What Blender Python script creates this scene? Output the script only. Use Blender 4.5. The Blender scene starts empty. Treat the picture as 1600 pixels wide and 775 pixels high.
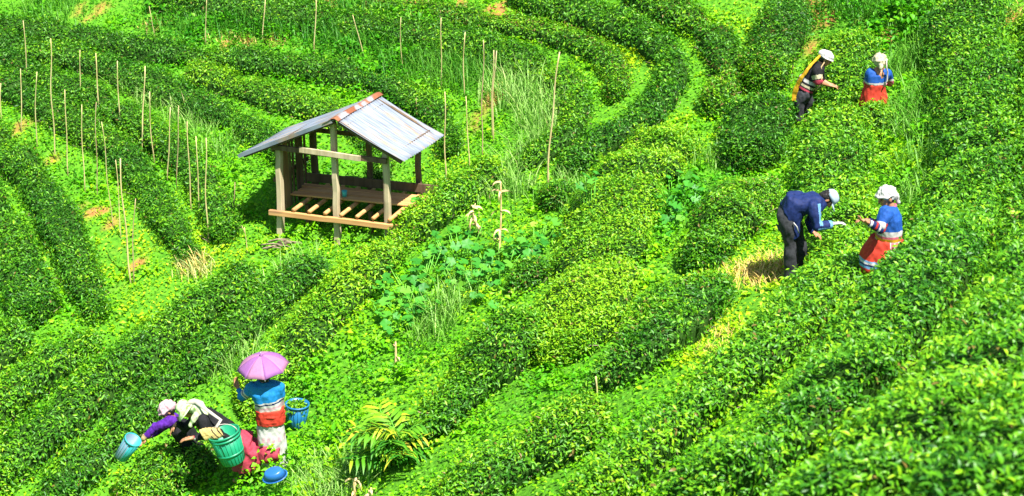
import bpy, bmesh, math, random
import numpy as np
from mathutils import Vector, Matrix

random.seed(7)
rng = np.random.default_rng(11)
C = bpy.context.scene.collection
SC = bpy.context.scene

# ------------------------------------------------------------------ camera
F = 2565.0                       # focal length in photo pixels (1600 wide)
PITCH = math.radians(22.0)
CAMZ = 12.0
cp, sp = math.cos(PITCH), math.sin(PITCH)
cam_d = bpy.data.cameras.new('camera')
cam = bpy.data.objects.new('camera', cam_d)
C.objects.link(cam)
cam.location = (0, 0, CAMZ)
cam.rotation_euler = (math.radians(90) - PITCH, 0, 0)
cam_d.sensor_width = 36.0
cam_d.lens = F / 1600.0 * 36.0
cam_d.clip_end = 1000
cam_d.clip_start = 0.1
cam_d.dof.use_dof = True
cam_d.dof.focus_distance = 24.0
cam_d.dof.aperture_fstop = 2.0
SC.camera = cam

def ray(px, py):
    a = (np.asarray(px, float) - 800.0) / F
    b = (np.asarray(py, float) - 387.5) / F
    return np.stack([a, cp - b * sp, -sp - b * cp], -1)      # unit depth along the axis

def at_depth(px, py, d):
    return ray(px, py) * np.asarray(d, float)[..., None] + np.array([0, 0, CAMZ])

# ------------------------------------------------------------------ terrain: a smooth height field through surveyed points
SURV = [  # photo x, y, pixels per metre there
 (0,700,110),(0,560,104),(0,450,99),(0,330,93),(0,200,88),(0,90,83),(0,0,80),
 (200,770,113),(200,600,107),(200,440,99),(200,300,92),(200,150,86),(200,0,80),
 (400,720,112),(400,560,106),(420,400,99),(400,260,92),(400,120,85),(400,0,80),
 (540,376,96),(600,640,115),(560,500,107),(640,280,93),(600,120,85),(600,0,80),
 (750,730,129),(760,600,119),(760,450,107),(760,300,98),(780,150,89),(800,0,83),
 (950,740,144),(930,600,129),(930,450,114),(930,300,103),(930,150,93),(950,0,86),
 (1100,760,168),(1100,600,140),(1100,450,120),(1100,300,107),(1100,150,96),(1100,0,88),
 (1245,432,119),(1250,600,148),(1250,740,185),(1245,300,107),(1245,180,98),(1250,0,90),
 (1385,445,125),(1380,600,164),(1390,740,212),(1380,300,111),(1370,180,100),(1400,0,92),
 (1500,700,222),(1500,560,172),(1500,420,137),(1500,290,118),(1500,150,104),(1500,0,95),
 (1600,740,250),(1600,560,190),(1600,400,146),(1600,260,122),(1600,120,107),(1600,0,98)]
sv = np.array(SURV, float)
P = at_depth(sv[:, 0], sv[:, 1], F / sv[:, 2])
extra = [(0,0,10.2),(3,0,10.4),(6,3,9.6),(2.5,5,8.0),(8,8,7.2),(-4,2,5.5),(-4,10,1.8),(-10,6,0.2),(-12,14,-0.8),(0,12,3.2),
         (10,-6,11.5),(-8,-8,6.0),(0,-15,12.0),(-14,22,0.3),(15,16,4.4),(20,25,4.0),(19,36,7.5),(-17,34,5.5),
         (-16,46,10.0),(0,46,10.5),(15,46,11.0),(0,62,16),(-22,62,16),(22,62,17),(0,85,22),(-35,85,22),(35,85,23),(-34,30,5),(-34,8,3),(38,15,6),(38,40,9),(-30,-15,6),(30,-15,11)]
P = np.vstack([P, np.array(extra, float)])
def tps_fit(X, z, lam):
    n = len(X)
    d = np.linalg.norm(X[:, None] - X[None], axis=-1)
    K = np.where(d > 0, d * d * np.log(np.maximum(d, 1e-9)), 0) + lam * np.eye(n)
    Q = np.hstack([np.ones((n, 1)), X])
    A = np.block([[K, Q], [Q.T, np.zeros((3, 3))]])
    return np.linalg.solve(A, np.concatenate([z, np.zeros(3)]))
TX = P[:, :2]
TW = tps_fit(TX, P[:, 2], 6.0)
def tps_eval(x, y):
    out = np.empty(len(x))
    for i in range(0, len(x), 20000):
        q = np.stack([x[i:i+20000], y[i:i+20000]], -1)
        d2 = ((q[:, None] - TX[None]) ** 2).sum(-1)
        U = 0.5 * d2 * np.log(np.maximum(d2, 1e-12))
        out[i:i+20000] = U @ TW[:-3] + TW[-3] + q @ TW[-2:]
    return out
GX0, GX1, GY0, GY1, GS = -40.0, 40.0, -16.0, 90.0, 0.25
gx = np.arange(GX0, GX1 + 1e-6, GS); gy = np.arange(GY0, GY1 + 1e-6, GS)
GXX, GYY = np.meshgrid(gx, gy)
GZ = tps_eval(GXX.ravel(), GYY.ravel()).reshape(GXX.shape)

def _hash(ix, iy, iz, seed):
    h = (ix.astype(np.int64) * 374761393 + iy.astype(np.int64) * 668265263 + iz.astype(np.int64) * 2147483647 + seed * 1274126177) & 0xFFFFFFFF
    h = ((h ^ (h >> 13)) * 1274126177) & 0xFFFFFFFF
    h = (h ^ (h >> 16)) & 0xFFFFFF
    return h / float(0xFFFFFF)
def noise(p, scale=1.0, seed=0):
    """value noise, -1..1"""
    q = np.asarray(p, float) / scale
    i = np.floor(q).astype(np.int64); f = q - i
    f = f * f * (3 - 2 * f)
    r = 0
    for dx in (0, 1):
        for dy in (0, 1):
            for dz in (0, 1):
                w = (f[..., 0] if dx else 1 - f[..., 0]) * (f[..., 1] if dy else 1 - f[..., 1]) * (f[..., 2] if dz else 1 - f[..., 2])
                r = r + w * _hash(i[..., 0] + dx, i[..., 1] + dy, i[..., 2] + dz, seed)
    return r * 2 - 1
_g3 = np.stack([GXX, GYY, np.zeros_like(GXX)], -1)
GZ = GZ + 0.05 * noise(_g3, 1.7, 3) + 0.03 * noise(_g3, 0.7, 4)

def tz(x, y):
    u = np.clip((np.asarray(x, float) - GX0) / GS, 0, len(gx) - 1.001)
    v = np.clip((np.asarray(y, float) - GY0) / GS, 0, len(gy) - 1.001)
    i = u.astype(int); j = v.astype(int); a = u - i; b = v - j
    return GZ[j, i] * (1-a) * (1-b) + GZ[j, i+1] * a * (1-b) + GZ[j+1, i] * (1-a) * b + GZ[j+1, i+1] * a * b

def ground(px, py, h=0.0):
    """first point of the hillside (raised by h) seen at a photo pixel"""
    px = np.atleast_1d(np.asarray(px, float)); py = np.atleast_1d(np.asarray(py, float))
    R = ray(px, py)
    t = np.full(len(px), np.nan); done = np.zeros(len(px), bool)
    for s in np.arange(4.0, 75.0, 0.08):
        q = R * s
        hit = (~done) & (q[:, 2] + CAMZ < tz(q[:, 0], q[:, 1]) + h)
        t[hit] = s - 0.04; done |= hit
    t[~done] = 75.0
    q = R * t[:, None]
    return np.stack([q[:, 0], q[:, 1], tz(q[:, 0], q[:, 1])], -1)
def G(px, py, h=0.0):
    return Vector(ground(px, py, h)[0])
def on_plane(px, py, y):
    r = ray(px, py); t = y / r[1]
    return Vector((r[0] * t, y, r[2] * t + CAMZ))
def pix(p):
    p = np.asarray(p, float); q = p - np.array([0, 0, CAMZ])
    dep = q[..., 1] * cp - q[..., 2] * sp
    return 800 + F * q[..., 0] / dep, 387.5 + F * (-(q[..., 1] * sp + q[..., 2] * cp)) / dep, dep

# ------------------------------------------------------------------ materials
def newmat(name):
    m = bpy.data.materials.new(name); m.use_nodes = True
    nt = m.node_tree; nt.nodes.clear()
    out = nt.nodes.new('ShaderNodeOutputMaterial')
    return m, nt, out
def ramp(nt, stops):
    r = nt.nodes.new('ShaderNodeValToRGB'); e = r.color_ramp.elements
    e[0].position, e[0].color = stops[0][0], (*stops[0][1], 1)
    e[1].position, e[1].color = stops[-1][0], (*stops[-1][1], 1)
    for p, c in stops[1:-1]:
        k = e.new(p); k.color = (*c, 1)
    return r
def leaf_mat(name, stops, trans=0.3, rough=0.42, spec=0.35, back=(0.5, 0.9, 0.15)):
    m, nt, out = newmat(name)
    at = nt.nodes.new('ShaderNodeAttribute'); at.attribute_name = 'tint'
    r = ramp(nt, stops); nt.links.new(at.outputs['Fac'], r.inputs[0])
    b = nt.nodes.new('ShaderNodeBsdfPrincipled')
    b.inputs['Roughness'].default_value = rough
    b.inputs['Specular IOR Level'].default_value = spec
    nt.links.new(r.outputs[0], b.inputs['Base Color'])
    t = nt.nodes.new('ShaderNodeBsdfTranslucent')
    mx = nt.nodes.new('ShaderNodeMix'); mx.data_type = 'RGBA'; mx.blend_type = 'MULTIPLY'
    mx.inputs[0].default_value = 0.0
    nt.links.new(r.outputs[0], mx.inputs[6])
    nt.links.new(mx.outputs[2], t.inputs['Color'])
    ms = nt.nodes.new('ShaderNodeMixShader'); ms.inputs[0].default_value = trans
    nt.links.new(b.outputs[0], ms.inputs[1]); nt.links.new(t.outputs[0], ms.inputs[2])
    nt.links.new(ms.outputs[0], out.inputs[0])
    return m
def noisy(name, c1, c2, scale=8.0, rough=0.8, stretch=(1, 1, 1), bump=0.2, spec=0.3, c3=None, p3=0.62, s3=3.0, metal=0.0, sheen=0.0):
    m, nt, out = newmat(name)
    tc = nt.nodes.new('ShaderNodeTexCoord'); mp = nt.nodes.new('ShaderNodeMapping')
    mp.inputs['Scale'].default_value = stretch
    nt.links.new(tc.outputs['Object'], mp.inputs[0])
    n = nt.nodes.new('ShaderNodeTexNoise'); n.inputs['Scale'].default_value = scale; n.inputs['Detail'].default_value = 5
    nt.links.new(mp.outputs[0], n.inputs['Vector'])
    r = ramp(nt, [(0.32, c1), (0.68, c2)]); nt.links.new(n.outputs['Fac'], r.inputs[0])
    b = nt.nodes.new('ShaderNodeBsdfPrincipled')
    b.inputs['Roughness'].default_value = rough; b.inputs['Specular IOR Level'].default_value = spec
    b.inputs['Metallic'].default_value = metal
    b.inputs['Sheen Weight'].default_value = sheen
    col = r.outputs[0]
    if c3:
        n2 = nt.nodes.new('ShaderNodeTexNoise'); n2.inputs['Scale'].default_value = s3; n2.inputs['Detail'].default_value = 6
        nt.links.new(mp.outputs[0], n2.inputs['Vector'])
        r2 = ramp(nt, [(p3 - 0.04, (0, 0, 0)), (p3 + 0.06, (1, 1, 1))]); nt.links.new(n2.outputs['Fac'], r2.inputs[0])
        mx = nt.nodes.new('ShaderNodeMix'); mx.data_type = 'RGBA'
        nt.links.new(r2.outputs[0], mx.inputs[0]); nt.links.new(col, mx.inputs[6]); mx.inputs[7].default_value = (*c3, 1)
        col = mx.outputs[2]
    nt.links.new(col, b.inputs['Base Color'])
    if bump:
        bp = nt.nodes.new('ShaderNodeBump'); bp.inputs['Strength'].default_value = bump; bp.inputs['Distance'].default_value = 0.02
        nt.links.new(n.outputs['Fac'], bp.inputs['Height']); nt.links.new(bp.outputs[0], b.inputs['Normal'])
    nt.links.new(b.outputs[0], out.inputs[0])
    return m

M = {}
M['tea'] = leaf_mat('tea_leaf', [(0.0, (0.013, 0.085, 0.007)), (0.32, (0.038, 0.18, 0.008)), (0.63, (0.12, 0.36, 0.008)), (0.90, (0.29, 0.52, 0.012)), (0.94, (0.20, 0.16, 0.03)), (1.0, (0.16, 0.11, 0.03))], 0.32, 0.42, 0.32)
M['weed'] = leaf_mat('weed_leaf', [(0.0, (0.02, 0.16, 0.003)), (0.35, (0.08, 0.36, 0.003)), (0.75, (0.20, 0.50, 0.004)), (1.0, (0.36, 0.54, 0.008))], 0.35, 0.5, 0.25)
M['grass'] = leaf_mat('grass_blade', [(0.0, (0.03, 0.20, 0.010)), (0.5, (0.14, 0.36, 0.03)), (0.85, (0.38, 0.55, 0.16)), (1.0, (0.60, 0.55, 0.22))], 0.3, 0.5, 0.3)
M['straw'] = leaf_mat('straw', [(0.0, (0.35, 0.24, 0.06)), (0.6, (0.62, 0.45, 0.12)), (1.0, (0.75, 0.60, 0.25))], 0.15, 0.7, 0.2)
M['vine'] = leaf_mat('vine_leaf', [(0.0, (0.018, 0.15, 0.012)), (0.5, (0.05, 0.27, 0.020)), (0.85, (0.16, 0.38, 0.03)), (1.0, (0.50, 0.44, 0.03))], 0.25, 0.5, 0.3)
M['cane'] = leaf_mat('cane_leaf', [(0.0, (0.03, 0.18, 0.01)), (0.5, (0.12, 0.34, 0.01)), (0.8, (0.40, 0.46, 0.02)), (1.0, (0.60, 0.42, 0.05))], 0.25, 0.45, 0.35)
M['core'] = noisy('tea_core_shade', (0.014, 0.045, 0.005), (0.030, 0.080, 0.010), 30, 0.9, bump=0.8, spec=0.1)  # inner hedge colour has the black-green shade between leaves painted in
M['twig'] = noisy('twig_bark', (0.16, 0.11, 0.07), (0.30, 0.24, 0.17), 20, 0.9)
M['bamboo'] = noisy('bamboo', (0.42, 0.33, 0.13), (0.62, 0.52, 0.26), 6, 0.6, stretch=(1, 1, 0.3))
M['bamboo_old'] = noisy('old_bamboo', (0.30, 0.20, 0.10), (0.48, 0.36, 0.20), 6, 0.7, stretch=(1, 1, 0.3))
M['dry'] = noisy('dry_stalk', (0.45, 0.30, 0.12), (0.72, 0.55, 0.28), 14, 0.8)

def ground_mat():
    m, nt, out = newmat('hillside_soil')
    tc = nt.nodes.new('ShaderNodeTexCoord')
    n = nt.nodes.new('ShaderNodeTexNoise'); n.inputs['Scale'].default_value = 1.3; n.inputs['Detail'].default_value = 8
    nt.links.new(tc.outputs['Object'], n.inputs['Vector'])
    n2 = nt.nodes.new('ShaderNodeTexNoise'); n2.inputs['Scale'].default_value = 14; n2.inputs['Detail'].default_value = 6
    nt.links.new(tc.outputs['Object'], n2.inputs['Vector'])
    r1 = ramp(nt, [(0.3, (0.22, 0.10, 0.03)), (0.7, (0.38, 0.20, 0.06))]); nt.links.new(n2.outputs['Fac'], r1.inputs[0])
    r2 = ramp(nt, [(0.3, (0.035, 0.14, 0.008)), (0.7, (0.10, 0.28, 0.015))]); nt.links.new(n2.outputs['Fac'], r2.inputs[0])
    at = nt.nodes.new('ShaderNodeAttribute'); at.attribute_name = 'bare'
    ad = nt.nodes.new('ShaderNodeMath'); ad.operation = 'MULTIPLY_ADD'; ad.inputs[1].default_value = 1.6; 
    sb = nt.nodes.new('ShaderNodeMath'); sb.operation = 'MULTIPLY_ADD'; sb.inputs[1].default_value = 0.9; sb.inputs[2].default_value = -0.55
    nt.links.new(n.outputs['Fac'], sb.inputs[0])
    nt.links.new(at.outputs['Fac'], ad.inputs[0]); nt.links.new(sb.outputs[0], ad.inputs[2]); ad.use_clamp = True
    mx = nt.nodes.new('ShaderNodeMix'); mx.data_type = 'RGBA'
    nt.links.new(ad.outputs[0], mx.inputs[0]); nt.links.new(r2.outputs[0], mx.inputs[6]); nt.links.new(r1.outputs[0], mx.inputs[7])
    b = nt.nodes.new('ShaderNodeBsdfPrincipled'); b.inputs['Roughness'].default_value = 0.95; b.inputs['Specular IOR Level'].default_value = 0.1
    bp = nt.nodes.new('ShaderNodeBump'); bp.inputs['Strength'].default_value = 0.6; bp.inputs['Distance'].default_value = 0.05
    nt.links.new(n2.outputs['Fac'], bp.inputs['Height']); nt.links.new(bp.outputs[0], b.inputs['Normal'])
    nt.links.new(mx.outputs[2], b.inputs['Base Color']); nt.links.new(b.outputs[0], out.inputs[0])
    return m

# ------------------------------------------------------------------ mesh helpers
def raw_mesh(name, V, loops, starts, attr=None, smooth=False):
    me = bpy.data.meshes.new(name)
    V = np.ascontiguousarray(V, dtype=np.float32)
    me.vertices.add(len(V)); me.vertices.foreach_set('co', V.ravel())
    loops = np.ascontiguousarray(loops, dtype=np.int32); starts = np.ascontiguousarray(starts, dtype=np.int32)
    me.loops.add(len(loops)); me.loops.foreach_set('vertex_index', loops)
    me.polygons.add(len(starts)); me.polygons.foreach_set('loop_start', starts)
    me.update(calc_edges=True)
    if smooth:
        me.polygons.foreach_set('use_smooth', np.ones(len(starts), bool))
    for k, v in (attr or {}).items():
        a = me.attributes.new(k, 'FLOAT', 'FACE'); a.data.foreach_set('value', np.ascontiguousarray(v, dtype=np.float32))
    return me
def link(name, me, mat=None, parent=None):
    o = bpy.data.objects.new(name, me); C.objects.link(o)
    if mat is not None:
        for m in (mat if isinstance(mat, (list, tuple)) else [mat]):
            me.materials.append(m)
    if parent is not None:
        o.parent = parent
    return o
def tag(o, label=None, cat=None, group=None, kind=None):
    if label: o['label'] = label
    if cat: o['category'] = cat
    if group: o['group'] = group
    if kind: o['kind'] = kind
    return o
def empty(name, loc, label, cat, group=None):
    o = bpy.data.objects.new(name, None); C.objects.link(o); o.location = loc
    o.empty_display_size = 0.2
    return tag(o, label, cat, group)
def nrm(a):
    return a / np.maximum(np.linalg.norm(a, axis=-1, keepdims=True), 1e-9)

def leaf_mesh(name, Pt, Nb, L, W, tint, near=False, axis=None, droop=0.15, fold=0.22):
    """one small folded blade per point; Nb = blade normals"""
    n = len(Pt)
    A = rng.normal(size=(n, 3)) if axis is None else axis
    A = nrm(A - (A * Nb).sum(-1, keepdims=True) * Nb)
    B = np.cross(Nb, A)
    L = L[:, None]; W = W[:, None]
    if not near:
        V = np.stack([Pt, Pt + A * L * .48 + B * W * .5 + Nb * W * fold, Pt + A * L - Nb * L * droop, Pt + A * L * .48 - B * W * .5 + Nb * W * fold], 1)
        base = np.arange(n)[:, None] * 4
        lp = (base + np.array([0, 2, 1, 0, 3, 2])[None]).ravel()
        st = np.arange(n * 2) * 3
        return raw_mesh(name, V.reshape(-1, 3), lp, st, {'tint': np.repeat(tint, 2)})
    m1 = Pt + A * L * .33 + Nb * L * droop * .25; m2 = Pt + A * L * .7
    V = np.stack([Pt, m1, m2, Pt + A * L - Nb * L * droop,
                  Pt + A * L * .28 + B * W * .42 + Nb * W * fold, Pt + A * L * .64 + B * W * .44 + Nb * W * fold * .8,
                  Pt + A * L * .28 - B * W * .42 + Nb * W * fold, Pt + A * L * .64 - B * W * .44 + Nb * W * fold * .8], 1)
    base = np.arange(n)[:, None] * 8
    lp = (base + np.array([0, 1, 4, 4, 1, 2, 5, 5, 2, 3, 0, 6, 1, 6, 7, 2, 1, 7, 3, 2])[None]).ravel()
    st = (np.arange(n)[:, None] * 20 + np.array([0, 3, 7, 10, 13, 17])[None]).ravel()
    return raw_mesh(name, V.reshape(-1, 3), lp, st, {'tint': np.repeat(tint, 6)})

def tube_arrays(paths, radii, seg=5):
    """many thin tubes in one array set; paths: list of (k,3), radii: list of (k,)"""
    Vs, Ls, off = [], [], 0
    for pth, rad in zip(paths, radii):
        pth = np.asarray(pth, float); k = len(pth)
        t = nrm(np.gradient(pth, axis=0))
        ref = np.array([1.0, 0.13, 0.07]) if abs(t[0][0]) < 0.8 else np.array([0.1, 1.0, 0.0])
        u = nrm(np.cross(t, ref)); v = np.cross(t, u)
        ang = np.arange(seg) * 2 * math.pi / seg
        ring = pth[:, None] + np.asarray(rad, float)[:, None, None] * (np.cos(ang)[None, :, None] * u[:, None] + np.sin(ang)[None, :, None] * v[:, None])
        Vs.append(ring.reshape(-1, 3)); Vs.append(pth[[0, -1]])
        i = np.arange(k - 1)[:, None] * seg; j = np.arange(seg)[None]; j2 = (j + 1) % seg
        q = np.stack([i + j, i + j2, i + seg + j2, i + seg + j], -1).reshape(-1, 4) + off
        Ls.append(('q', q))
        c0, c1 = off + k * seg, off + k * seg + 1
        jj = np.arange(seg); jn = (jj + 1) % seg
        Ls.append(('t', np.stack([np.full(seg, c0), off + jn, off + jj], -1)))
        Ls.append(('t', np.stack([np.full(seg, c1), off + (k-1)*seg + jj, off + (k-1)*seg + jn], -1)))
        off += k * seg + 2
    V = np.vstack(Vs)
    quads = np.vstack([a for t, a in Ls if t == 'q']); tris = np.vstack([a for t, a in Ls if t == 't'])
    loops = np.concatenate([quads.ravel(), tris.ravel()])
    st = np.concatenate([np.arange(len(quads)) * 4, len(quads) * 4 + np.arange(len(tris)) * 3])
    return V, loops, st
def tubes(name, paths, radii, mat, parent=None, seg=6, smooth=True, origin=None):
    V, l, s = tube_arrays(paths, radii, seg)
    if origin is not None: V = V - np.asarray(origin)
    return link(name, raw_mesh(name, V, l, s, smooth=smooth), mat, parent)
# ------------------------------------------------------------------ tea hedges
def resample(pts, step):
    pts = np.asarray(pts, float)
    # Catmull-Rom through the points, then even spacing
    Q = np.vstack([2 * pts[0] - pts[1], pts, 2 * pts[-1] - pts[-2]])
    out = []
    for i in range(1, len(Q) - 2):
        p0, p1, p2, p3 = Q[i-1], Q[i], Q[i+1], Q[i+2]
        t = np.linspace(0, 1, 24, endpoint=False)[:, None]
        out.append(0.5 * (2*p1 + (p2-p0)*t + (2*p0-5*p1+4*p2-p3)*t**2 + (-p0+3*p1-3*p2+p3)*t**3))
    out.append(pts[-1:]); c = np.vstack(out)
    d = np.concatenate([[0], np.cumsum(np.linalg.norm(np.diff(c, axis=0), axis=1))])
    n = max(4, int(d[-1] / step) + 1); s = np.linspace(0, d[-1], n)
    return np.stack([np.interp(s, d, c[:, k]) for k in range(c.shape[1])], -1), s

# label, photo points along the crown, width m, height m, tint, leaf length
HEDGES = [
 ('tea hedge crossing the top edge and curving down around the tall leaning bamboo stake',
  [(230,-14),(330,2),(430,14),(533,27),(630,40),(730,60),(800,80),(850,104),(890,135),(903,168),(890,200),(862,224),(815,243)], 0.95, .72, .30, .085),
 ('long bright tea hedge running diagonally past the right side of the hut',
  [(785,246),(735,280),(680,318),(620,365),(560,425),(505,480),(455,535),(412,590),(372,622)], 1.12, .72, .62, .085),
 ('patchy reddish tea hedge near the top centre edge with bare soil showing',
  [(560,-2),(640,12),(700,19),(765,27),(833,40),(880,54),(925,72),(958,98),(968,125),(955,150)], .78, .6, .36, .08),
 ('dark tea hedge curving from the top edge round a tight bend at centre right',
  [(800,-22),(866,0),(933,20),(1000,45),(1043,82),(1052,115),(1035,143),(1000,172),(957,203),(910,232),(885,258)], 1.0, .78, .28, .085),
 ('tea hedge with browned leaves just outside the dark curving hedge at top right of centre',
  [(985,-20),(1035,4),(1078,22),(1110,46),(1133,76),(1140,104),(1128,138),(1110,165)], .92, .72, .34, .085),
 ('broad lime green tea hedge running down the centre of the hillside',
  [(1072,196),(1020,232),(975,285),(950,340),(935,400),(915,455),(898,505),(876,545)], 1.42, .74, .70, .085),
 ('tea hedge dropping from the top edge left of the worker with the yellow strap',
  [(1236,-30),(1228,10),(1218,50),(1203,90),(1183,118)], 1.0, .75, .36, .085),
 ('rounded tea hedge section between two dark breaks, downhill of the yellow strap worker',
  [(1190,150),(1182,190),(1176,235)], 1.08, .8, .30, .085),
 ('tea hedge section left of the stooping worker in the blue jacket',
  [(1172,278),(1150,318),(1118,358),(1085,395)], 1.12, .78, .40, .085),
 ('tea hedge section with bare lower stems beside the yellow dry path',
  [(1088,430),(1060,480),(1020,520),(975,548),(930,560)], 1.05, .75, .42, .085),
 ('dark large leaved tea hedge right of the yellow leaved cane plant',
  [(835,470),(800,510),(755,560),(705,610),(660,648),(625,672)], 1.15, .8, .40, .09),
 ('tea hedge crossing the bottom edge in front of the short upright stick',
  [(955,622),(890,655),(815,700),(740,745),(660,795)], 1.0, .72, .46, .09),
 ('long bright tea hedge being picked by all four workers on the right',
  [(1326,48),(1318,100),(1310,160),(1304,220),(1302,285),(1310,345),(1312,400),(1278,458),(1205,522),(1125,590),(1045,660),(965,730),(890,800)], 1.12, .76, .58, .09),
 ('wide dark green tea hedge filling the right side with deep shade along its left foot',
  [(1500,-30),(1512,40),(1524,120),(1530,200),(1518,280),(1484,355),(1436,425),(1380,498),(1312,578),(1225,658),(1120,735),(1040,800)], 1.2, .82, .42, .095),
 ('closest large leaved tea hedge in the blurred bottom right foreground',
  [(1640,10),(1650,110),(1655,210),(1650,320),(1622,420),(1570,510),(1500,590),(1415,665),(1325,735),(1240,810)], 1.15, .82, .50, .10),
 ('tea hedge in the extreme bottom right corner',
  [(1720,380),(1715,480),(1680,570),(1620,650),(1540,730),(1470,800)], 1.0, .8, .48, .10),
 ('thin dark tea hedge along the top left edge ending behind the hut roof',
  [(-30,28),(50,42),(100,50),(200,66),(300,78),(400,92),(477,102),(533,110),(600,126),(645,147),(680,170),(700,198),(703,228)], .82, .66, .22, .08),
 ('tea hedge running from the left edge to behind the left roof slope',
  [(-30,60),(60,70),(140,88),(200,111),(267,137),(333,164),(385,192),(430,222),(475,255)], .95, .70, .26, .08),
 ('short bright topped tea hedge ending above the left roof slope',
  [(292,106),(350,122),(410,142),(470,158),(530,176),(580,205),(600,240),(590,270)], .85, .62, .42, .08),
 ('tea hedge behind the upper row of bamboo stakes, ending left of the hut',
  [(-30,82),(40,100),(90,122),(140,146),(190,173),(235,200),(275,232),(310,270),(338,315),(350,362)], .95, .70, .28, .08),
 ('tea hedge between the two rows of bamboo stakes, ending at dry brown grass',
  [(-30,112),(20,132),(70,158),(120,186),(165,215),(205,252),(240,300),(268,345),(296,388)], 1.0, .72, .26, .08),
 ('tea hedge below the lower row of bamboo stakes with orange soil beside it',
  [(-30,190),(20,235),(55,280),(88,335),(113,390),(136,440),(156,485)], 1.05, .74, .28, .08),
 ('leftmost tea hedge going down the left edge',
  [(-60,280),(-10,330),(18,385),(38,440),(54,490)], 1.3, .76, .28, .085),
 ('small rounded tea hedge end at the far left below the leftmost hedge',
  [(48,510),(5,535),(-40,565)], .85, .66, .44, .085),
 ('tea hedge at lower left, first below the small rounded end',
  [(150,505),(112,535),(62,578),(5,622),(-40,655)], 1.0, .72, .44, .085),
 ('tea hedge at lower left with a deep dark gap along its lower side',
  [(402,408),(350,447),(285,492),(222,538),(155,592),(92,644),(30,694),(-30,740)], 1.12, .76, .42, .085),
 ('dark tea hedge running behind the stooping pickers to the bottom left',
  [(505,404),(440,445),(380,492),(325,540),(272,584),(215,634),(160,684),(105,736),(50,790)], 1.0, .66, .30, .085),
 ('near tea hedge the two stooping pickers reach over, darkest under the green bucket',
  [(332,690),(285,712),(235,748),(180,795)], 1.15, .76, .50, .09),
 ('sparse brown tipped tea bush below the tall leaning bamboo stake',
  [(895,272),(868,290),(848,305)], .75, .6, .38, .08),
 ('small tea bush hiding the legs of the far picker whose back is turned',
  [(1330,186),(1352,180),(1376,174),(1396,166)], .72, .78, .60, .085),
 ('sparse tea bush beside the dry corn stalk among squash leaves',
  [(848,402),(820,425),(795,438)], .7, .55, .32, .08),
]

MASKS = 0.08
MX0, MX1, MY0, MY1 = -24.0, 24.0, 4.0, 62.0
MASK = np.zeros((int((MY1-MY0)/MASKS)+1, int((MX1-MX0)/MASKS)+1), bool)
def mask_disc(x, y, r):
    i0, i1 = int((x-r-MX0)/MASKS), int((x+r-MX0)/MASKS)+1
    j0, j1 = int((y-r-MY0)/MASKS), int((y+r-MY0)/MASKS)+1
    i0, j0 = max(i0, 0), max(j0, 0); i1, j1 = min(i1, MASK.shape[1]-1), min(j1, MASK.shape[0]-1)
    if i1 <= i0 or j1 <= j0: return
    X = MX0 + np.arange(i0, i1) * MASKS; Y = MY0 + np.arange(j0, j1) * MASKS
    MASK[j0:j1, i0:i1] |= ((X[None]-x)**2 + (Y[:, None]-y)**2) < r*r

N_PROF = 15
BROWN = {2: .14, 4: .16, 28: .22, 30: .2, 6: .07, 7: .05, 8: .06, 9: .07, 27: .08, 10: .03, 11: .05}
SIZE = {3: (.60, .46), 4: (.60, .46), 5: (.95, .54), 12: (.93, .60), 13: (1.02, .74), 14: (1.02, .74), 15: (.98, .7), 8: (1.0, .62), 9: (1.08, .62), 22: (.62, .46), 1: (.70, .58), 27: (.72, .6), 10: (1.08, .64), 11: (1.12, .62), 2: (.56, .42)}
FAR = set([0, 1 - 1, 2, 16, 17, 18, 19, 20, 21])
LEFT = set(list(range(0, 5)) + list(range(16, 27)))
def profile():
    """half-closed cross-section: u -> (lateral -1..1, height 0..1), arc from left foot over the table to right foot"""
    th = np.linspace(0, math.pi, 200)
    lat = -np.sign(np.cos(th)) * np.abs(np.cos(th)) ** 0.62
    hgt = np.abs(np.sin(th)) ** 0.60
    lat = lat * (0.80 + 0.20 * np.clip(hgt / .45, 0, 1))
    return lat, hgt
PLAT, PHGT = profile()

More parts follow.
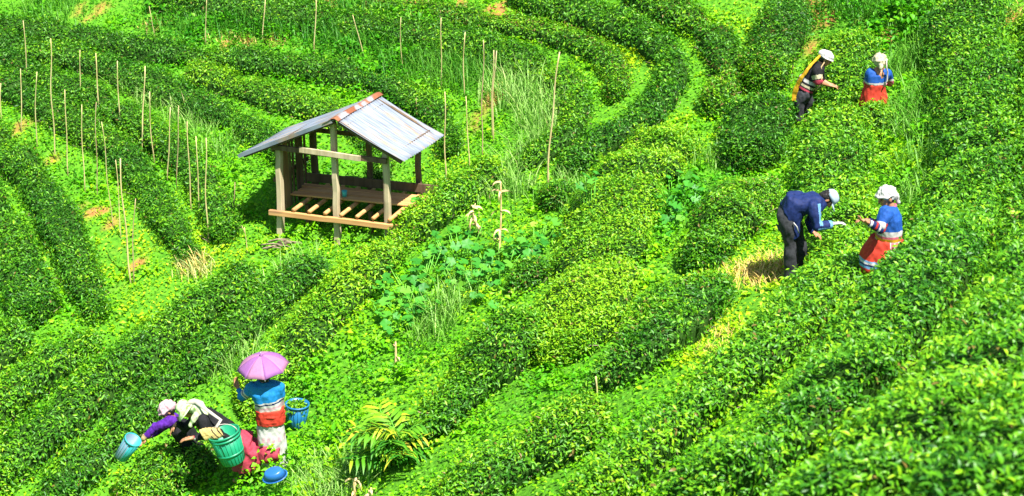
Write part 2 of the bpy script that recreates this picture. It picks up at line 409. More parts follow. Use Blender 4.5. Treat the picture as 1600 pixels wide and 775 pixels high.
def hedge_surface(path, s_at, s, u, w, h, tot, seed):
    """points and rough outward normals on the lumpy hedge skin"""
    c = np.stack([np.interp(s, s_at, path[:, k]) for k in range(2)], -1)
    e = 0.05
    c2 = np.stack([np.interp(np.clip(s + e, 0, tot), s_at, path[:, k]) for k in range(2)], -1)
    c1 = np.stack([np.interp(np.clip(s - e, 0, tot), s_at, path[:, k]) for k in range(2)], -1)
    t = nrm(c2 - c1); nl = np.stack([t[:, 1], -t[:, 0]], -1)          # right-hand side
    a = u * 199; i = np.clip(a.astype(int), 0, 198); f = a - i
    lat = PLAT[i] * (1-f) + PLAT[i+1] * f; hg = PHGT[i] * (1-f) + PHGT[i+1] * f
    dl = PLAT[i+1] - PLAT[i]; dh = PHGT[i+1] - PHGT[i]
    # rounded ends
    ends = np.clip(np.minimum(s, tot - s) / (0.5 * w), 0, 1); ends = np.sqrt(1 - (1 - ends) ** 2)
    q = np.stack([c[:, 0], c[:, 1], np.zeros(len(s))], -1)
    ww = w * (1 + 0.16 * noise(q, 0.9, seed) + 0.06 * noise(q, 0.35, seed + 1)) * (0.12 + 0.88 * ends)
    hh = h * (1 + 0.14 * noise(q, 1.0, seed + 2) + 0.05 * noise(q, 0.4, seed + 3)) * (0.10 + 0.90 * ends)
    notch = np.clip((noise(q, 0.55, seed + 4) - 0.30) / .3, 0, 1)
    ww = ww * (1 - .28 * notch); hh = hh * (1 - .30 * notch)
    xy = c + nl * (lat * ww * .5)[:, None]
    z = tz(xy[:, 0], xy[:, 1])
    P3 = np.stack([xy[:, 0], xy[:, 1], z + hg * hh], -1)
    N3 = np.stack([nl[:, 0] * (-dh) * hh * -1, nl[:, 1] * (-dh) * hh * -1, dl * ww * .5], -1)
    # outward: lateral part follows sign of lat
    latn = np.sign(lat) * np.abs(dh) * hh
    N3 = nrm(np.stack([nl[:, 0] * latn, nl[:, 1] * latn, np.abs(dl) * ww * .5 + 1e-6], -1))
    kb = min(1.0, h / .5)
    bump = kb * 0.06 * noise(P3, 0.34, seed + 5) + kb * 0.035 * noise(P3, 0.13, seed + 6)
    P3 = P3 + N3 * bump[:, None]
    return P3, N3, hg

def build_hedge(idx, spec):
    label, pts, w, h, tint0, leafL = spec
    kw, kh = SIZE.get(idx, (.56, .50) if idx in FAR else (.62, .62) if idx in LEFT else (.92, .68))
    w *= kw; h *= kh
    leafL *= .78 if idx in FAR else .86 if idx in LEFT else .76
    if idx in FAR: tint0 += .19
    elif idx in LEFT: tint0 += .14
    else: tint0 += .04
    pp = np.array(pts, float)
    dense, _ = resample(pp, 12.0)
    g = ground(dense[:, 0], dense[:, 1], h * 0.72)
    path, s_at = resample(g[:, :2], 0.1)
    # settle small kinks
    for _ in range(6):
        path[1:-1] = 0.25 * path[:-2] + 0.5 * path[1:-1] + 0.25 * path[2:]
    s_at = np.concatenate([[0], np.cumsum(np.linalg.norm(np.diff(path, axis=0), axis=1))])
    tot = s_at[-1]
    for x, y in path[4:-4:3]:
        mask_disc(x, y, w * 0.24)
    mid = path[len(path)//2]
    org = np.array([mid[0], mid[1], float(tz(mid[0], mid[1]))])
    root = empty('tea_hedge', org, label, 'tea hedge', 'tea hedges planted in rows on the hillside')
    seed = 100 + idx * 13
    # core of twigs and inner foliage, darkened to stand for shade behind the leaves
    ns = max(6, int(tot / 0.09)); S, U = np.meshgrid(np.linspace(0, tot, ns), np.linspace(0, 1, N_PROF), indexing='ij')
    Pc, Nc, hg = hedge_surface(path, s_at, S.ravel(), U.ravel(), w, h, tot, seed)
    Pc = Pc - Nc * min(0.075, .16 * h)
    Pc[:, 2] -= np.where(hg < 0.12, 0.12, 0)
    i = np.arange(ns-1)[:, None] * N_PROF; j = np.arange(N_PROF-1)[None]
    q = np.stack([i+j, i+j+1, i+N_PROF+j+1, i+N_PROF+j], -1).reshape(-1, 4)
    cap0 = np.arange(N_PROF)[::-1]; cap1 = (ns-1)*N_PROF + np.arange(N_PROF)
    loops = np.concatenate([q.ravel(), cap0, cap1])
    st = np.concatenate([np.arange(len(q))*4, [len(q)*4, len(q)*4+N_PROF]])
    # a few pale stems at the skirts
    nst = int(tot * 7)
    ss = rng.uniform(0.1, tot-0.1, nst); uu = np.where(rng.random(nst) < .5, rng.uniform(0.02, 0.10, nst), rng.uniform(0.90, 0.98, nst))
    Ps, Ns, _ = hedge_surface(path, s_at, ss, uu, w * .9, h, tot, seed)
    paths, rads = [], []
    for a in range(nst):
        b = Ps[a].copy(); b[2] = tz(b[0], b[1]) - 0.03; b[:2] -= Ns[a][:2] * 0.16
        k = Ps[a] + Ns[a] * 0.03 + rng.normal(size=3) * 0.06; k[2] = b[2] + rng.uniform(.25, .5) * h
        m = (b + k) / 2 + rng.normal(size=3) * 0.03
        paths.append([b, m, k]); r0 = rng.uniform(.005, .010); rads.append([r0, r0*.8, r0*.45])
    Vt, lt, stt = tube_arrays(paths, rads, 4)
    V = np.vstack([Pc, Vt]); L2 = np.concatenate([loops, lt + len(Pc)]); S2 = np.concatenate([st, stt + len(loops)])
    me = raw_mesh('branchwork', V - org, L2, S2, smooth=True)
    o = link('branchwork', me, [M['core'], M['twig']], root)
    mi = np.zeros(len(S2), np.int32); mi[len(st):] = 1
    me.polygons.foreach_set('material_index', mi)
    # leaves
    px, py, dep = pix(np.column_stack([path, tz(path[:, 0], path[:, 1]) + h]))
    inview = (px > -90) & (px < 1690) & (py > -70) & (py < 850)
    arc = w * 0.95 + 2 * h * .8
    dmin = dep.min()
    near = dmin < 17
    dens = min(2600, 1250 * (.078 / leafL) ** 2)
    n = int(dens * arc * tot)
    s = rng.uniform(0, tot, n)
    ne = int(dens * arc * w * .45)
    s = np.concatenate([s, (rng.random(ne) ** 1.5) * w * .45, tot - (rng.random(ne) ** 1.5) * w * .45]); n = len(s)
    u = np.interp(rng.random(n), *_arc(w, h))
    keep = np.interp(s, s_at, inview.astype(float)) > 0.3
    s, u = s[keep], u[keep]
    Pl, Nl, hg = hedge_surface(path, s_at, s, u, w, h, tot, seed)
    thin = noise(Pl, 0.45, seed + 8)
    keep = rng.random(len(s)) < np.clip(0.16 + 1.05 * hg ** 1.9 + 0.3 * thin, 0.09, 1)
    Pl, Nl, hg = Pl[keep], Nl[keep], hg[keep]
    n = len(Pl)
    q3 = rng.normal(size=(n, 3))
    up = np.array([0, 0, 1.0])
    Nb = nrm(Nl * 0.75 + up * 0.30 + q3 * 0.55)
    off = rng.normal(0.0, min(.03, .06 * h), n) + np.where(rng.random(n) < 0.12, rng.uniform(0.02, 0.08, n), 0)
    Pl = Pl + Nl * off[:, None]
    ax = nrm(Nl * 0.5 + up * 0.35 + rng.normal(size=(n, 3)) * 0.8)
    Ll = leafL * rng.uniform(0.55, 1.2, n); Wl = Ll * rng.uniform(0.32, 0.46, n)
    tint = np.clip(tint0 + 0.20 * noise(Pl, 0.8, seed + 9) + 0.12 * noise(Pl, 0.22, seed + 10) + rng.normal(0, 0.15, n) + np.where(off > 0.04, .22, 0), 0, 1) * .9
    brown = noise(Pl, 0.5, seed + 11) * .5 + .5
    tint = np.where(rng.random(n) < BROWN.get(idx, .018) * .6 * 2 * brown, .97, tint)
    me = leaf_mesh('foliage', Pl - org, Nb, Ll, Wl, tint, near, ax)
    link('foliage', me, M['tea'], root)
    return n
def _arc(w, h):
    d = np.hypot(np.diff(PLAT) * w * .5, np.diff(PHGT) * h)
    c = np.concatenate([[0], np.cumsum(d)]); return c / c[-1], np.linspace(0, 1, 200)

nleaf = 0
for k, spec in enumerate(HEDGES):
    nleaf += build_hedge(k, spec)
print('hedge leaves', nleaf)

for a_, b_, r_ in ((464,662,.24),(462,676,.18)):
    q_ = ground(a_, b_)[0]; mask_disc(q_[0], q_[1], r_)
# ------------------------------------------------------------------ ground sheet
BARE = [(133,322,.13,1.),(141,332,.16,1.),(165,330,.12,.9),(215,412,.14,1.),(178,396,.12,.7),(32,205,.25,.6),(160,22,.28,.6),(140,25,.2,.5),(350,68,.25,.7),(385,68,.25,.6),
        (430,62,.25,.5),(120,22,.3,.5),(1275,22,.35,.9),(1292,32,.3,.8),(1270,5,.3,.9),(1388,50,.22,.9),(1575,28,.35,1.),(1345,28,.2,.6),(640,12,.4,.9),(720,13,.3,.9),
        (780,20,.4,.8),(590,8,.4,.6),(1180,425,.3,.35),(1220,425,.2,.4),(880,25,.3,.5),(770,155,.3,.7),(510,0,.5,.8),(960,95,.3,.4),(1270,70,.25,.6),(86,250,.2,.6),(175,345,.2,.7),(745,190,.3,.4)]
bpts = np.array([ground(a, b)[0][:2] for a, b, _, _ in BARE]); brad = np.array([c * .68 for _, _, c, _ in BARE]); bstr = np.array([d for _, _, _, d in BARE])
def bare_at(x, y):
    q = np.stack([x, y], -1); out = np.zeros(len(x))
    jit = 0.75 * noise(np.stack([x, y, np.zeros(len(x))], -1), 0.16, 77)
    for c, r, s in zip(bpts, brad, bstr):
        d = np.hypot(q[:, 0] - c[0], (q[:, 1] - c[1]) * 0.7) / r
        out = np.maximum(out, s * np.clip(1.6 - 1.4 * d + jit, 0, 1))
    return out
def make_ground():
    # fine where it is looked at, coarse to the horizon
    xs = np.concatenate([[-400, -200, -100, -60], np.arange(-38, -16, 1.0), np.arange(-16, 16.01, 0.2), np.arange(17, 39, 1.0), [60, 100, 200, 400]])
    ys = np.concatenate([[-300, -120, -50], np.arange(-15, 6, 1.0), np.arange(6, 50, 0.2), np.arange(50, 89, 1.5), [110, 160, 260, 500]])
    X, Y = np.meshgrid(xs, ys)
    Z = tz(X, Y)
    out = np.maximum(np.abs(X) - 40, 0) * 0.12 + np.maximum(Y - 90, 0) * 0.25 - np.maximum(-16 - Y, 0) * 0.1
    Z = Z + out
    nx, ny = len(xs), len(ys)
    i = np.arange(ny-1)[:, None] * nx; j = np.arange(nx-1)[None]
    q = np.stack([i+j, i+j+1, i+nx+j+1, i+nx+j], -1).reshape(-1, 4)
    V = np.stack([X.ravel(), Y.ravel(), Z.ravel()], -1)
    me = raw_mesh('ground', V, q.ravel(), np.arange(len(q))*4, smooth=True)
    a = me.attributes.new('bare', 'FLOAT', 'POINT'); a.data.foreach_set('value', bare_at(V[:, 0], V[:, 1]).astype(np.float32))
    o = link('ground', me, ground_mat()); tag(o, kind='structure', label='sloping hillside soil under the tea rows', cat='ground')
make_ground()

# ------------------------------------------------------------------ weeds between the rows (nobody could count them)
LUSH = [(424,756,.22,.62),(450,744,.28,.46),(386,772,.2,.30),(1388,455,.35,.5),(1400,440,.3,.4),(420,775,.5,.2),(490,700,.8,.26),(470,660,.6,.25),(540,640,1.0,.16),(560,560,.9,.14),(500,600,.6,.16),(480,560,.5,.12),(610,600,.8,.14),(430,760,.7,.2),
        (380,740,.4,.2),(700,470,.8,.1),(1050,330,.6,.2),(380,260,.8,.15),(395,300,.6,.15),(480,375,.5,.1),(560,375,.4,.1),(1430,180,.7,.25),(1420,240,.7,.25),(1400,290,.5,.2),(520,60,1.2,.22),(400,30,1.2,.2),(620,85,1.2,.22),(300,30,1,.18),(1060,330,.6,.15),(1030,390,.6,.15),(1340,20,.6,.35),(1400,20,.8,.35),(1310,30,.5,.3)]
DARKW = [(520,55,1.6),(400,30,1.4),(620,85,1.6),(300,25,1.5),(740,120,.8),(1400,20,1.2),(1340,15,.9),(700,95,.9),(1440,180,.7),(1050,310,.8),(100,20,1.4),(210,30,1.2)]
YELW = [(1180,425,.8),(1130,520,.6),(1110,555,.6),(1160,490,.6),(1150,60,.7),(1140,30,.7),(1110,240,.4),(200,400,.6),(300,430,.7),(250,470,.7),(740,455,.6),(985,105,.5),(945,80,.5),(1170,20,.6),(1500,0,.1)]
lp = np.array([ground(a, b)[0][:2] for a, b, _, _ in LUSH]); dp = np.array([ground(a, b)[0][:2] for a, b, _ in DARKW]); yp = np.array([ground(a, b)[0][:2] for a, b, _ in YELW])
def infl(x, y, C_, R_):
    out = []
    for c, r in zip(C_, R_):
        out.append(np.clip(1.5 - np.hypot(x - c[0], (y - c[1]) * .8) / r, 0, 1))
    return np.stack(out, 0)
def in_mask(x, y):
    i = np.clip(((x - MX0) / MASKS).astype(int), 0, MASK.shape[1]-1); j = np.clip(((y - MY0) / MASKS).astype(int), 0, MASK.shape[0]-1)
    return MASK[j, i]
def weeds():
    n = 900000
    x = rng.uniform(-16, 16, n); y = rng.uniform(8, 46, n)
    z = tz(x, y)
    px, py, dep = pix(np.stack([x, y, z], -1))
    ok = (px > -60) & (px < 1660) & (py > -60) & (py < 830) & ~in_mask(x, y)
    x, y, z = x[ok], y[ok], z[ok]
    q = np.stack([x, y, np.zeros(len(x))], -1)
    b = bare_at(x, y)
    dens = np.clip(0.70 + 0.5 * noise(q, 0.5, 21), 0.2, 1) * (1 - 0.93 * b)
    lush = (infl(x, y, lp, [r for _, _, r, _ in LUSH]) * np.array([h for *_, h in LUSH])[:, None]).max(0)
    dens = np.clip(dens + lush * 1.2 * (1 - b), 0, 1)
    ok = rng.random(len(x)) < dens
    x, y, z, q, lush, b = x[ok], y[ok], z[ok], q[ok], lush[ok], b[ok]
    n = len(x)
    top = 0.07 + 0.05 * noise(q, 0.35, 22) + 0.03 * noise(q, 0.12, 23) + lush * (0.9 + 0.5 * noise(q, 0.28, 24))
    top = np.maximum(top, 0.03)
    z = z + top * np.sqrt(rng.random(n))
    Nb = nrm(np.array([0, 0, 1.0]) * 0.9 + rng.normal(size=(n, 3)) * 0.5)
    L = rng.uniform(0.03, 0.07, n) * (1 + lush) * np.where(noise(q, 0.4, 31) > .35, 1.5, 1); W = L * rng.uniform(0.45, 0.8, n)
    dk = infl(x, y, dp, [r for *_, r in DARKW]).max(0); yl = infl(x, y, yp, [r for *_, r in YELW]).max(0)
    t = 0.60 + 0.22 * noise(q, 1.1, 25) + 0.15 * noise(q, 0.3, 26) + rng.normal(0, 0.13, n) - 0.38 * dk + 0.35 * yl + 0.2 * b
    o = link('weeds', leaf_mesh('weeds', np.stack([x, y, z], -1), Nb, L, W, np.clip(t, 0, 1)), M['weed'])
    tag(o, 'low bright green weeds covering the ground between tea rows', 'weeds', kind='stuff')
    print('weeds', n)
weeds()

# ------------------------------------------------------------------ long grass
def blades(name, base, length, width, lean, tint, mat, label, cat):
    n = len(base)
    az = rng.uniform(0, 2*math.pi, n)
    d = np.stack([np.cos(az), np.sin(az), np.zeros(n)], -1); sd = np.stack([-np.sin(az), np.cos(az), np.zeros(n)], -1)
    up = np.array([0, 0, 1.0]); pts = []
    for t, wf in ((0, .8), (.4, 1), (.75, .7)):
        c = base + up * (length * (t - .35 * lean * t * t))[:, None] + d * (length * lean * t * t)[:, None]
        pts += [c - sd * (width * wf * .5)[:, None], c + sd * (width * wf * .5)[:, None]]
    pts.append(base + up * (length * (1 - .35 * lean))[:, None] + d * (length * lean)[:, None])
    V = np.stack(pts, 1); b = np.arange(n)[:, None] * 7
    lp_ = (b + np.array([0, 1, 3, 2, 2, 3, 5, 4, 4, 5, 6])[None]).ravel()
    st = (np.arange(n)[:, None] * 11 + np.array([0, 4, 8])[None]).ravel()
    o = link(name, raw_mesh(name, V.reshape(-1, 3), lp_, st, {'tint': np.repeat(tint, 3)}), mat)
    return tag(o, label, cat, kind='stuff')
def scatter(patches, per):
    P_, T_, H_ = [], [], []
    for px, py, r, hgt, t in patches:
        c = ground(px, py)[0]
        n = int(per * r * r * 3.14)
        a = rng.uniform(0, 6.283, n); rr = r * np.sqrt(rng.random(n)) * rng.uniform(.6, 1.2, n)
        x = c[0] + rr * np.cos(a); y = c[1] + rr * np.sin(a)
        ok = ~in_mask(x, y)
        x, y = x[ok], y[ok]
        P_.append(np.stack([x, y, tz(x, y)], -1)); T_.append(np.full(len(x), t)); H_.append(np.full(len(x), hgt))
    P_ = np.vstack(P_); return P_, np.concatenate(T_), np.concatenate(H_)
GRASS = [(790,140,.5,.55,.72),(820,165,.5,.6,.78),(845,195,.5,.6,.75),(860,225,.45,.5,.7),(835,235,.4,.5,.7),(740,120,.6,.5,.25),(700,95,.7,.45,.25),(200,140,.35,.45,.75),(240,160,.4,.45,.75),(290,190,.4,.45,.8),(318,205,.3,.4,.75),
         (360,240,.3,.4,.6),(330,235,.3,.4,.6),(455,430,.4,.45,.8),(430,470,.3,.45,.82),(405,510,.3,.45,.8),(380,555,.4,.45,.8),(350,590,.3,.4,.75),(690,500,.4,.5,.6),(710,470,.4,.45,.6),(675,530,.4,.45,.6),
         (775,305,.35,.5,.75),(790,280,.35,.5,.7),(815,300,.3,.5,.7),(1440,170,.5,.55,.42),(1430,215,.5,.55,.45),(1445,260,.5,.55,.45),(1405,120,.4,.5,.4),(1390,200,.35,.5,.4),(1440,90,.4,.5,.5),
         (225,665,.35,.45,.75),(245,625,.3,.4,.75),(520,745,.5,.35,.75),(545,765,.4,.35,.8),(500,765,.5,.3,.7),(470,750,.4,.3,.65),(560,55,.8,.5,.2),(500,40,.8,.5,.15),(430,35,.8,.5,.15),(380,40,.6,.5,.15),(640,85,.8,.45,.2),
         (680,120,.7,.4,.4),(300,30,.8,.4,.2),(80,15,.7,.35,.3),(870,300,.4,.4,.6),(305,420,.35,.28,.98),(315,425,.25,.25,.98),(1440,300,.4,.4,.5),(900,320,.3,.4,.6),(1150,240,.3,.35,.6),(1100,255,.3,.35,.6),(1300,20,.5,.4,.3),(1420,30,.6,.5,.3),(1370,10,.7,.5,.25)]
gp, gt, gh = scatter(GRASS, 280)
n = len(gp)
blades('grass', gp, gh * rng.uniform(.5, 1.2, n), rng.uniform(.008, .016, n), rng.uniform(.2, .9, n), np.clip(np.where(gt < .9, np.minimum(gt * .88, .62), gt) + rng.normal(0, .12, n), 0, 1), M['grass'], 'tall arching grass growing between the tea rows', 'grass')
STRAW = [(1180,425,.55,.1,.5),(1200,430,.5,.1,.5),(1165,440,.45,.1,.5),(1215,415,.3,.1,.6),(1140,520,.3,.08,.4),(1115,550,.3,.08,.4),(358,68,.25,.12,.6),(385,68,.22,.12,.6),(325,65,.15,.1,.6),(430,70,.2,.1,.5),(770,155,.3,.1,.6),(305,418,.3,.2,.5),(1575,25,.3,.1,.5),(240,40,.3,.12,.4)]
gp, gt, gh = scatter(STRAW, 300)
n = len(gp)
blades('dry_grass', gp, gh * rng.uniform(.6, 2.0, n), rng.uniform(.006, .013, n), rng.uniform(.5, 1.0, n), np.clip(gt + rng.normal(0, .25, n), 0, 1), M['straw'], 'dry straw coloured cut grass lying on the path', 'dry grass')
# ------------------------------------------------------------------ generic solid builders (bmesh)
def bm_new(): return bmesh.new()
def bm_box(bm, c, size, rot=None):
    r = bmesh.ops.create_cube(bm, size=1.0)
    M4 = Matrix.Translation(Vector(c)) @ (rot.to_4x4() if rot is not None else Matrix.Identity(4)) @ Matrix.Diagonal((*size, 1))
    bmesh.ops.transform(bm, matrix=M4, verts=r['verts'])
    return r['verts']
def bm_beam(bm, a, b, wd, th, roll=0.0, taper=1.0, wob=0.0):
    """squared timber from a to b, slightly uneven"""
    a, b = Vector(a), Vector(b); d = (b - a); L = d.length
    q = d.to_track_quat('Z', 'Y').to_matrix() @ Matrix.Rotation(roll, 3, 'Z')
    k = max(2, int(L / 0.22) + 1); rings = []
    for i in range(k):
        t = i / (k - 1); s = 1 + (taper - 1) * t
        o = Vector((random.uniform(-wob, wob), random.uniform(-wob, wob), 0)) if 0 < i < k - 1 else Vector()
        rings.append([bm.verts.new(a + d * t + q @ (Vector((x * wd * .5 * s, y * th * .5 * s, 0)) + o)) for x, y in ((-1, -1), (1, -1), (1, 1), (-1, 1))])
    for i in range(k - 1):
        for j in range(4):
            bm.faces.new((rings[i][j], rings[i][(j+1) % 4], rings[i+1][(j+1) % 4], rings[i+1][j]))
    bm.faces.new(rings[0][::-1]); bm.faces.new(rings[-1])
def bm_rod(bm, pts, rads, seg=8):
    pts = [Vector(p) for p in pts]; rings = []
    for i, p in enumerate(pts):
        t = (pts[min(i+1, len(pts)-1)] - pts[max(i-1, 0)]).normalized()
        ref = Vector((1, .13, .07)) if abs(t.x) < .8 else Vector((.1, 1, 0))
        u = t.cross(ref).normalized(); v = t.cross(u)
        rings.append([bm.verts.new(p + (u * math.cos(a) + v * math.sin(a)) * rads[i]) for a in [2*math.pi*k/seg for k in range(seg)]])
    for i in range(len(pts) - 1):
        for j in range(seg):
            bm.faces.new((rings[i][j], rings[i][(j+1) % seg], rings[i+1][(j+1) % seg], rings[i+1][j]))
    bm.faces.new(rings[0][::-1]); bm.faces.new(rings[-1])
def bm_lathe(bm, prof, seg=24, M4=Matrix.Identity(4), wob=0.0, close=False):
    rings = []
    for r, z in prof:
        rings.append([bm.verts.new(M4 @ Vector((r * (1 + wob * math.sin(3 * a + z * 9)) * math.cos(a), r * (1 + wob * math.sin(2 * a + 1)) * math.sin(a), z))) for a in [2*math.pi*k/seg for k in range(seg)]])
    for i in range(len(prof) - 1):
        for j in range(seg):
            bm.faces.new((rings[i][j], rings[i][(j+1) % seg], rings[i+1][(j+1) % seg], rings[i+1][j]))
    if close:
        bm.faces.new(rings[0][::-1]); bm.faces.new(rings[-1])
def bm_out(name, bm, mat, parent=None, smooth=False, bevel=0.0):
    bmesh.ops.recalc_face_normals(bm, faces=bm.faces)
    if bevel:
        bmesh.ops.bevel(bm, geom=list(bm.edges), offset=bevel, segments=1, affect='EDGES', clamp_overlap=True)
    me = bpy.data.meshes.new(name); bm.to_mesh(me); bm.free()
    if smooth:
        me.polygons.foreach_set('use_smooth', [True] * len(me.polygons))
    return link(name, me, mat, parent)

# ------------------------------------------------------------------ the hut
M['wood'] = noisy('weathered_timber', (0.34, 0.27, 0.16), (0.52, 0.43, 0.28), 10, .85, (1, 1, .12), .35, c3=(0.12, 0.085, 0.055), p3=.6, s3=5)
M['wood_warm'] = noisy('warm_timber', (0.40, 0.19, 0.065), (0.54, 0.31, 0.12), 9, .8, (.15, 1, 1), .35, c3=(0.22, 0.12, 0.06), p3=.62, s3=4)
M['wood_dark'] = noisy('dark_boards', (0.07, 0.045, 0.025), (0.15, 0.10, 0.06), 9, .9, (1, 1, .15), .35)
M['wood_brown'] = noisy('brown_boards', (0.17, 0.095, 0.045), (0.27, 0.16, 0.08), 9, .9, (1, 1, .15), .35)
def tin_mat():
    m, nt, out = newmat('galvanised_sheet')
    tc = nt.nodes.new('ShaderNodeTexCoord')
    mp = nt.nodes.new('ShaderNodeMapping'); mp.inputs['Scale'].default_value = (0.9, 5.5, 0.9)
    nt.links.new(tc.outputs['Object'], mp.inputs[0])
    n = nt.nodes.new('ShaderNodeTexNoise'); n.inputs['Scale'].default_value = 1.7; n.inputs['Detail'].default_value = 7; n.inputs['Roughness'].default_value = .65
    nt.links.new(mp.outputs[0], n.inputs['Vector'])
    n2 = nt.nodes.new('ShaderNodeTexNoise'); n2.inputs['Scale'].default_value = 3.5; n2.inputs['Detail'].default_value = 5
    nt.links.new(mp.outputs[0], n2.inputs['Vector'])
    base = ramp(nt, [(.35, (.115, .14, .18)), (.65, (.19, .225, .28))]); nt.links.new(n2.outputs['Fac'], base.inputs[0])
    msk = ramp(nt, [(.51, (0, 0, 0)), (.63, (1, 1, 1))]); nt.links.new(n.outputs['Fac'], msk.inputs[0])
    rust = ramp(nt, [(.35, (.22, .12, .055)), (.65, (.29, .24, .17))]); nt.links.new(n2.outputs['Fac'], rust.inputs[0])
    mx = nt.nodes.new('ShaderNodeMix'); mx.data_type = 'RGBA'
    nt.links.new(msk.outputs[0], mx.inputs[0]); nt.links.new(base.outputs[0], mx.inputs[6]); nt.links.new(rust.outputs[0], mx.inputs[7])
    b = nt.nodes.new('ShaderNodeBsdfPrincipled'); b.inputs['Roughness'].default_value = .62; b.inputs['Metallic'].default_value = .0
    nt.links.new(mx.outputs[2], b.inputs['Base Color']); nt.links.new(b.outputs[0], out.inputs[0])
    return m
M['tin'] = tin_mat()
M['rust'] = noisy('rusted_ridge', (.17, .05, .022), (.25, .10, .045), 5, .8, c3=(.22, .23, .25), p3=.52, s3=4)

def build_hut():
    foot = G(541, 379)
    y0 = foot.y
    hut = empty('field_hut', foot, 'open sided wooden field hut with a rusty tin gable roof on the slope', 'hut')
    rz = math.radians(-16); SH = .12
    def shear(o):
        for v in o.data.vertices: v.co.x += SH * v.co.y
    hut.rotation_euler = (0, 0, rz)
    def gz(x, y):     # ground under a local point
        w_ = Matrix.Rotation(rz, 3, 'Z') @ Vector((x, y, 0)) + foot
        return float(tz(w_.x, w_.y)) - foot.z
    B = 1.10          # depth front to back
    XL, XR = -1.11, 0.72
    RZ, LZ, RRZ = 2.13, 1.40, 1.54      # ridge / left eave / right eave heights
    LA, RA = 1.66, 1.11                  # half widths of the two slopes
    def roof_z(x):
        return RZ + (x * (RZ - LZ) / LA if x < 0 else -x * (RZ - RRZ) / RA)
    # posts
    spec = [(XL, .0, .105, .09), (-.14, .0, .095, .08), (XR, .0, .10, .08), (XL + .02, B, .10, .09), (-.11, B, .08, .08), (XR, B, .085, .08)]
    for i, (x, y, a, b) in enumerate(spec):
        bm = bm_new(); top = roof_z(x) - .06
        bm_beam(bm, (x - .02 if i == 0 else x, y, gz(x, y) - .25), (x + (.03 if i == 0 else 0), y, top), a, b, random.uniform(-.1, .1), .92, .009)
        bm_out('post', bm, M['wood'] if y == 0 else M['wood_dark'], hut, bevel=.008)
    # roof sheets, corrugated across the ridge direction
    y_f, y_b = -.20, B + .15
    def sheet(name, xa, xb, mat, lift=0.0, ya=y_f, yb=y_b):
        ny = int((yb - ya) / .0095); nx = 10
        ys = np.linspace(ya, yb, ny); V = []
        for side in (0, 1):
            for k in range(nx + 1):
                x = xa + (xb - xa) * k / nx
                for y in ys:
                    sag = -.018 * math.sin(math.pi * k / nx) + .010 * math.sin(y * 3.1 + x * 2)
                    V.append((x, y, roof_z(x) + sag + .009 * math.sin(y * 2 * math.pi / .076) + lift - side * .004))
        V = np.array(V); n1 = (nx + 1) * ny
        i = np.arange(nx)[:, None] * ny; j = np.arange(ny - 1)[None]
        q = np.stack([i+j, i+j+1, i+ny+j+1, i+ny+j], -1).reshape(-1, 4)
        q2 = (q + n1)[:, ::-1]
        rim = []
        for k in range(nx): rim += [[k*ny, (k+1)*ny, (k+1)*ny+n1, k*ny+n1], [(k+1)*ny-1, k*ny+n1+ny-1, (k+1)*ny+n1+ny-1, (k+2)*ny-1]]
        for k in range(ny-1): rim += [[k, k+n1, k+1+n1, k+1], [nx*ny+k, nx*ny+k+1, nx*ny+k+1+n1, nx*ny+k+n1]]
        Q = np.vstack([q, q2, np.array(rim)])
        return link(name, raw_mesh(name, V, Q.ravel(), np.arange(len(Q))*4, smooth=True), mat, hut)
    o = sheet('roof_sheet', 0.02, RA, M['tin']); o['label'] = 'bright right hand roof slope of bare tin with brown streaks'
    o = sheet('roof_sheet', -0.02, -LA, M['tin']); o['label'] = 'long left hand roof slope of faded rusty tin'
    # ridge cap: bent sheet
    bm = bm_new(); sec = []
    for k in range(9):
        t = -1 + k / 4.0; x = (.20 if t < 0 else .07) * t
        sec.append((x, RZ + .028 - abs(x) * .52 * (1 if abs(t) > .3 else .5) - .0))
    ys = [y_f - .03 + (y_b - y_f + .06) * i / 12 for i in range(13)]
    rows = [[bm.verts.new((x, y, z + .006 * math.sin(y * 7))) for x, z in sec] for y in ys]
    low = [[bm.verts.new((x, y, z + .006 * math.sin(y * 7) - .005)) for x, z in sec] for y in ys]
    for i in range(12):
        for k in range(8):
            bm.faces.new((rows[i][k], rows[i][k+1], rows[i+1][k+1], rows[i+1][k])); bm.faces.new((low[i][k], low[i+1][k], low[i+1][k+1], low[i][k+1]))
    bm_out('ridge_cap', bm, M['rust'], hut, True)
    # rafters, purlins, fascia
    for y in (y_f + .06, B + .05):
        for s, xe in ((-1, -LA + .06), (1, RA - .06)):
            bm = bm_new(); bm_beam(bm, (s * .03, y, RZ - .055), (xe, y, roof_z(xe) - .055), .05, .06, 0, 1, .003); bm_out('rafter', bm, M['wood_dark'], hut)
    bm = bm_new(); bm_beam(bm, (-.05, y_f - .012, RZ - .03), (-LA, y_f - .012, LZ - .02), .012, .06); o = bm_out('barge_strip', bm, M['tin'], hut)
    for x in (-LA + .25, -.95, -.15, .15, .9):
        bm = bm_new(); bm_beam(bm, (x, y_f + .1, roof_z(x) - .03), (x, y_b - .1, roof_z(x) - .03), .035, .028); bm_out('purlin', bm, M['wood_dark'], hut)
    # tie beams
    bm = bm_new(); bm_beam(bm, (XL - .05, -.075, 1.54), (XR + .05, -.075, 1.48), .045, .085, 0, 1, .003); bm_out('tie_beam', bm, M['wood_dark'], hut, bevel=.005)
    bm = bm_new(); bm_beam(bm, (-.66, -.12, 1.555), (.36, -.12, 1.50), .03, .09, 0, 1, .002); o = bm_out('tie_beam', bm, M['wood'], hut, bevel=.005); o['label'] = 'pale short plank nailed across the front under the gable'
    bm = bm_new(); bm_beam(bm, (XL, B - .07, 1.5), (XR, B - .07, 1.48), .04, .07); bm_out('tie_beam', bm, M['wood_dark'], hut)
    # platform
    z = .46
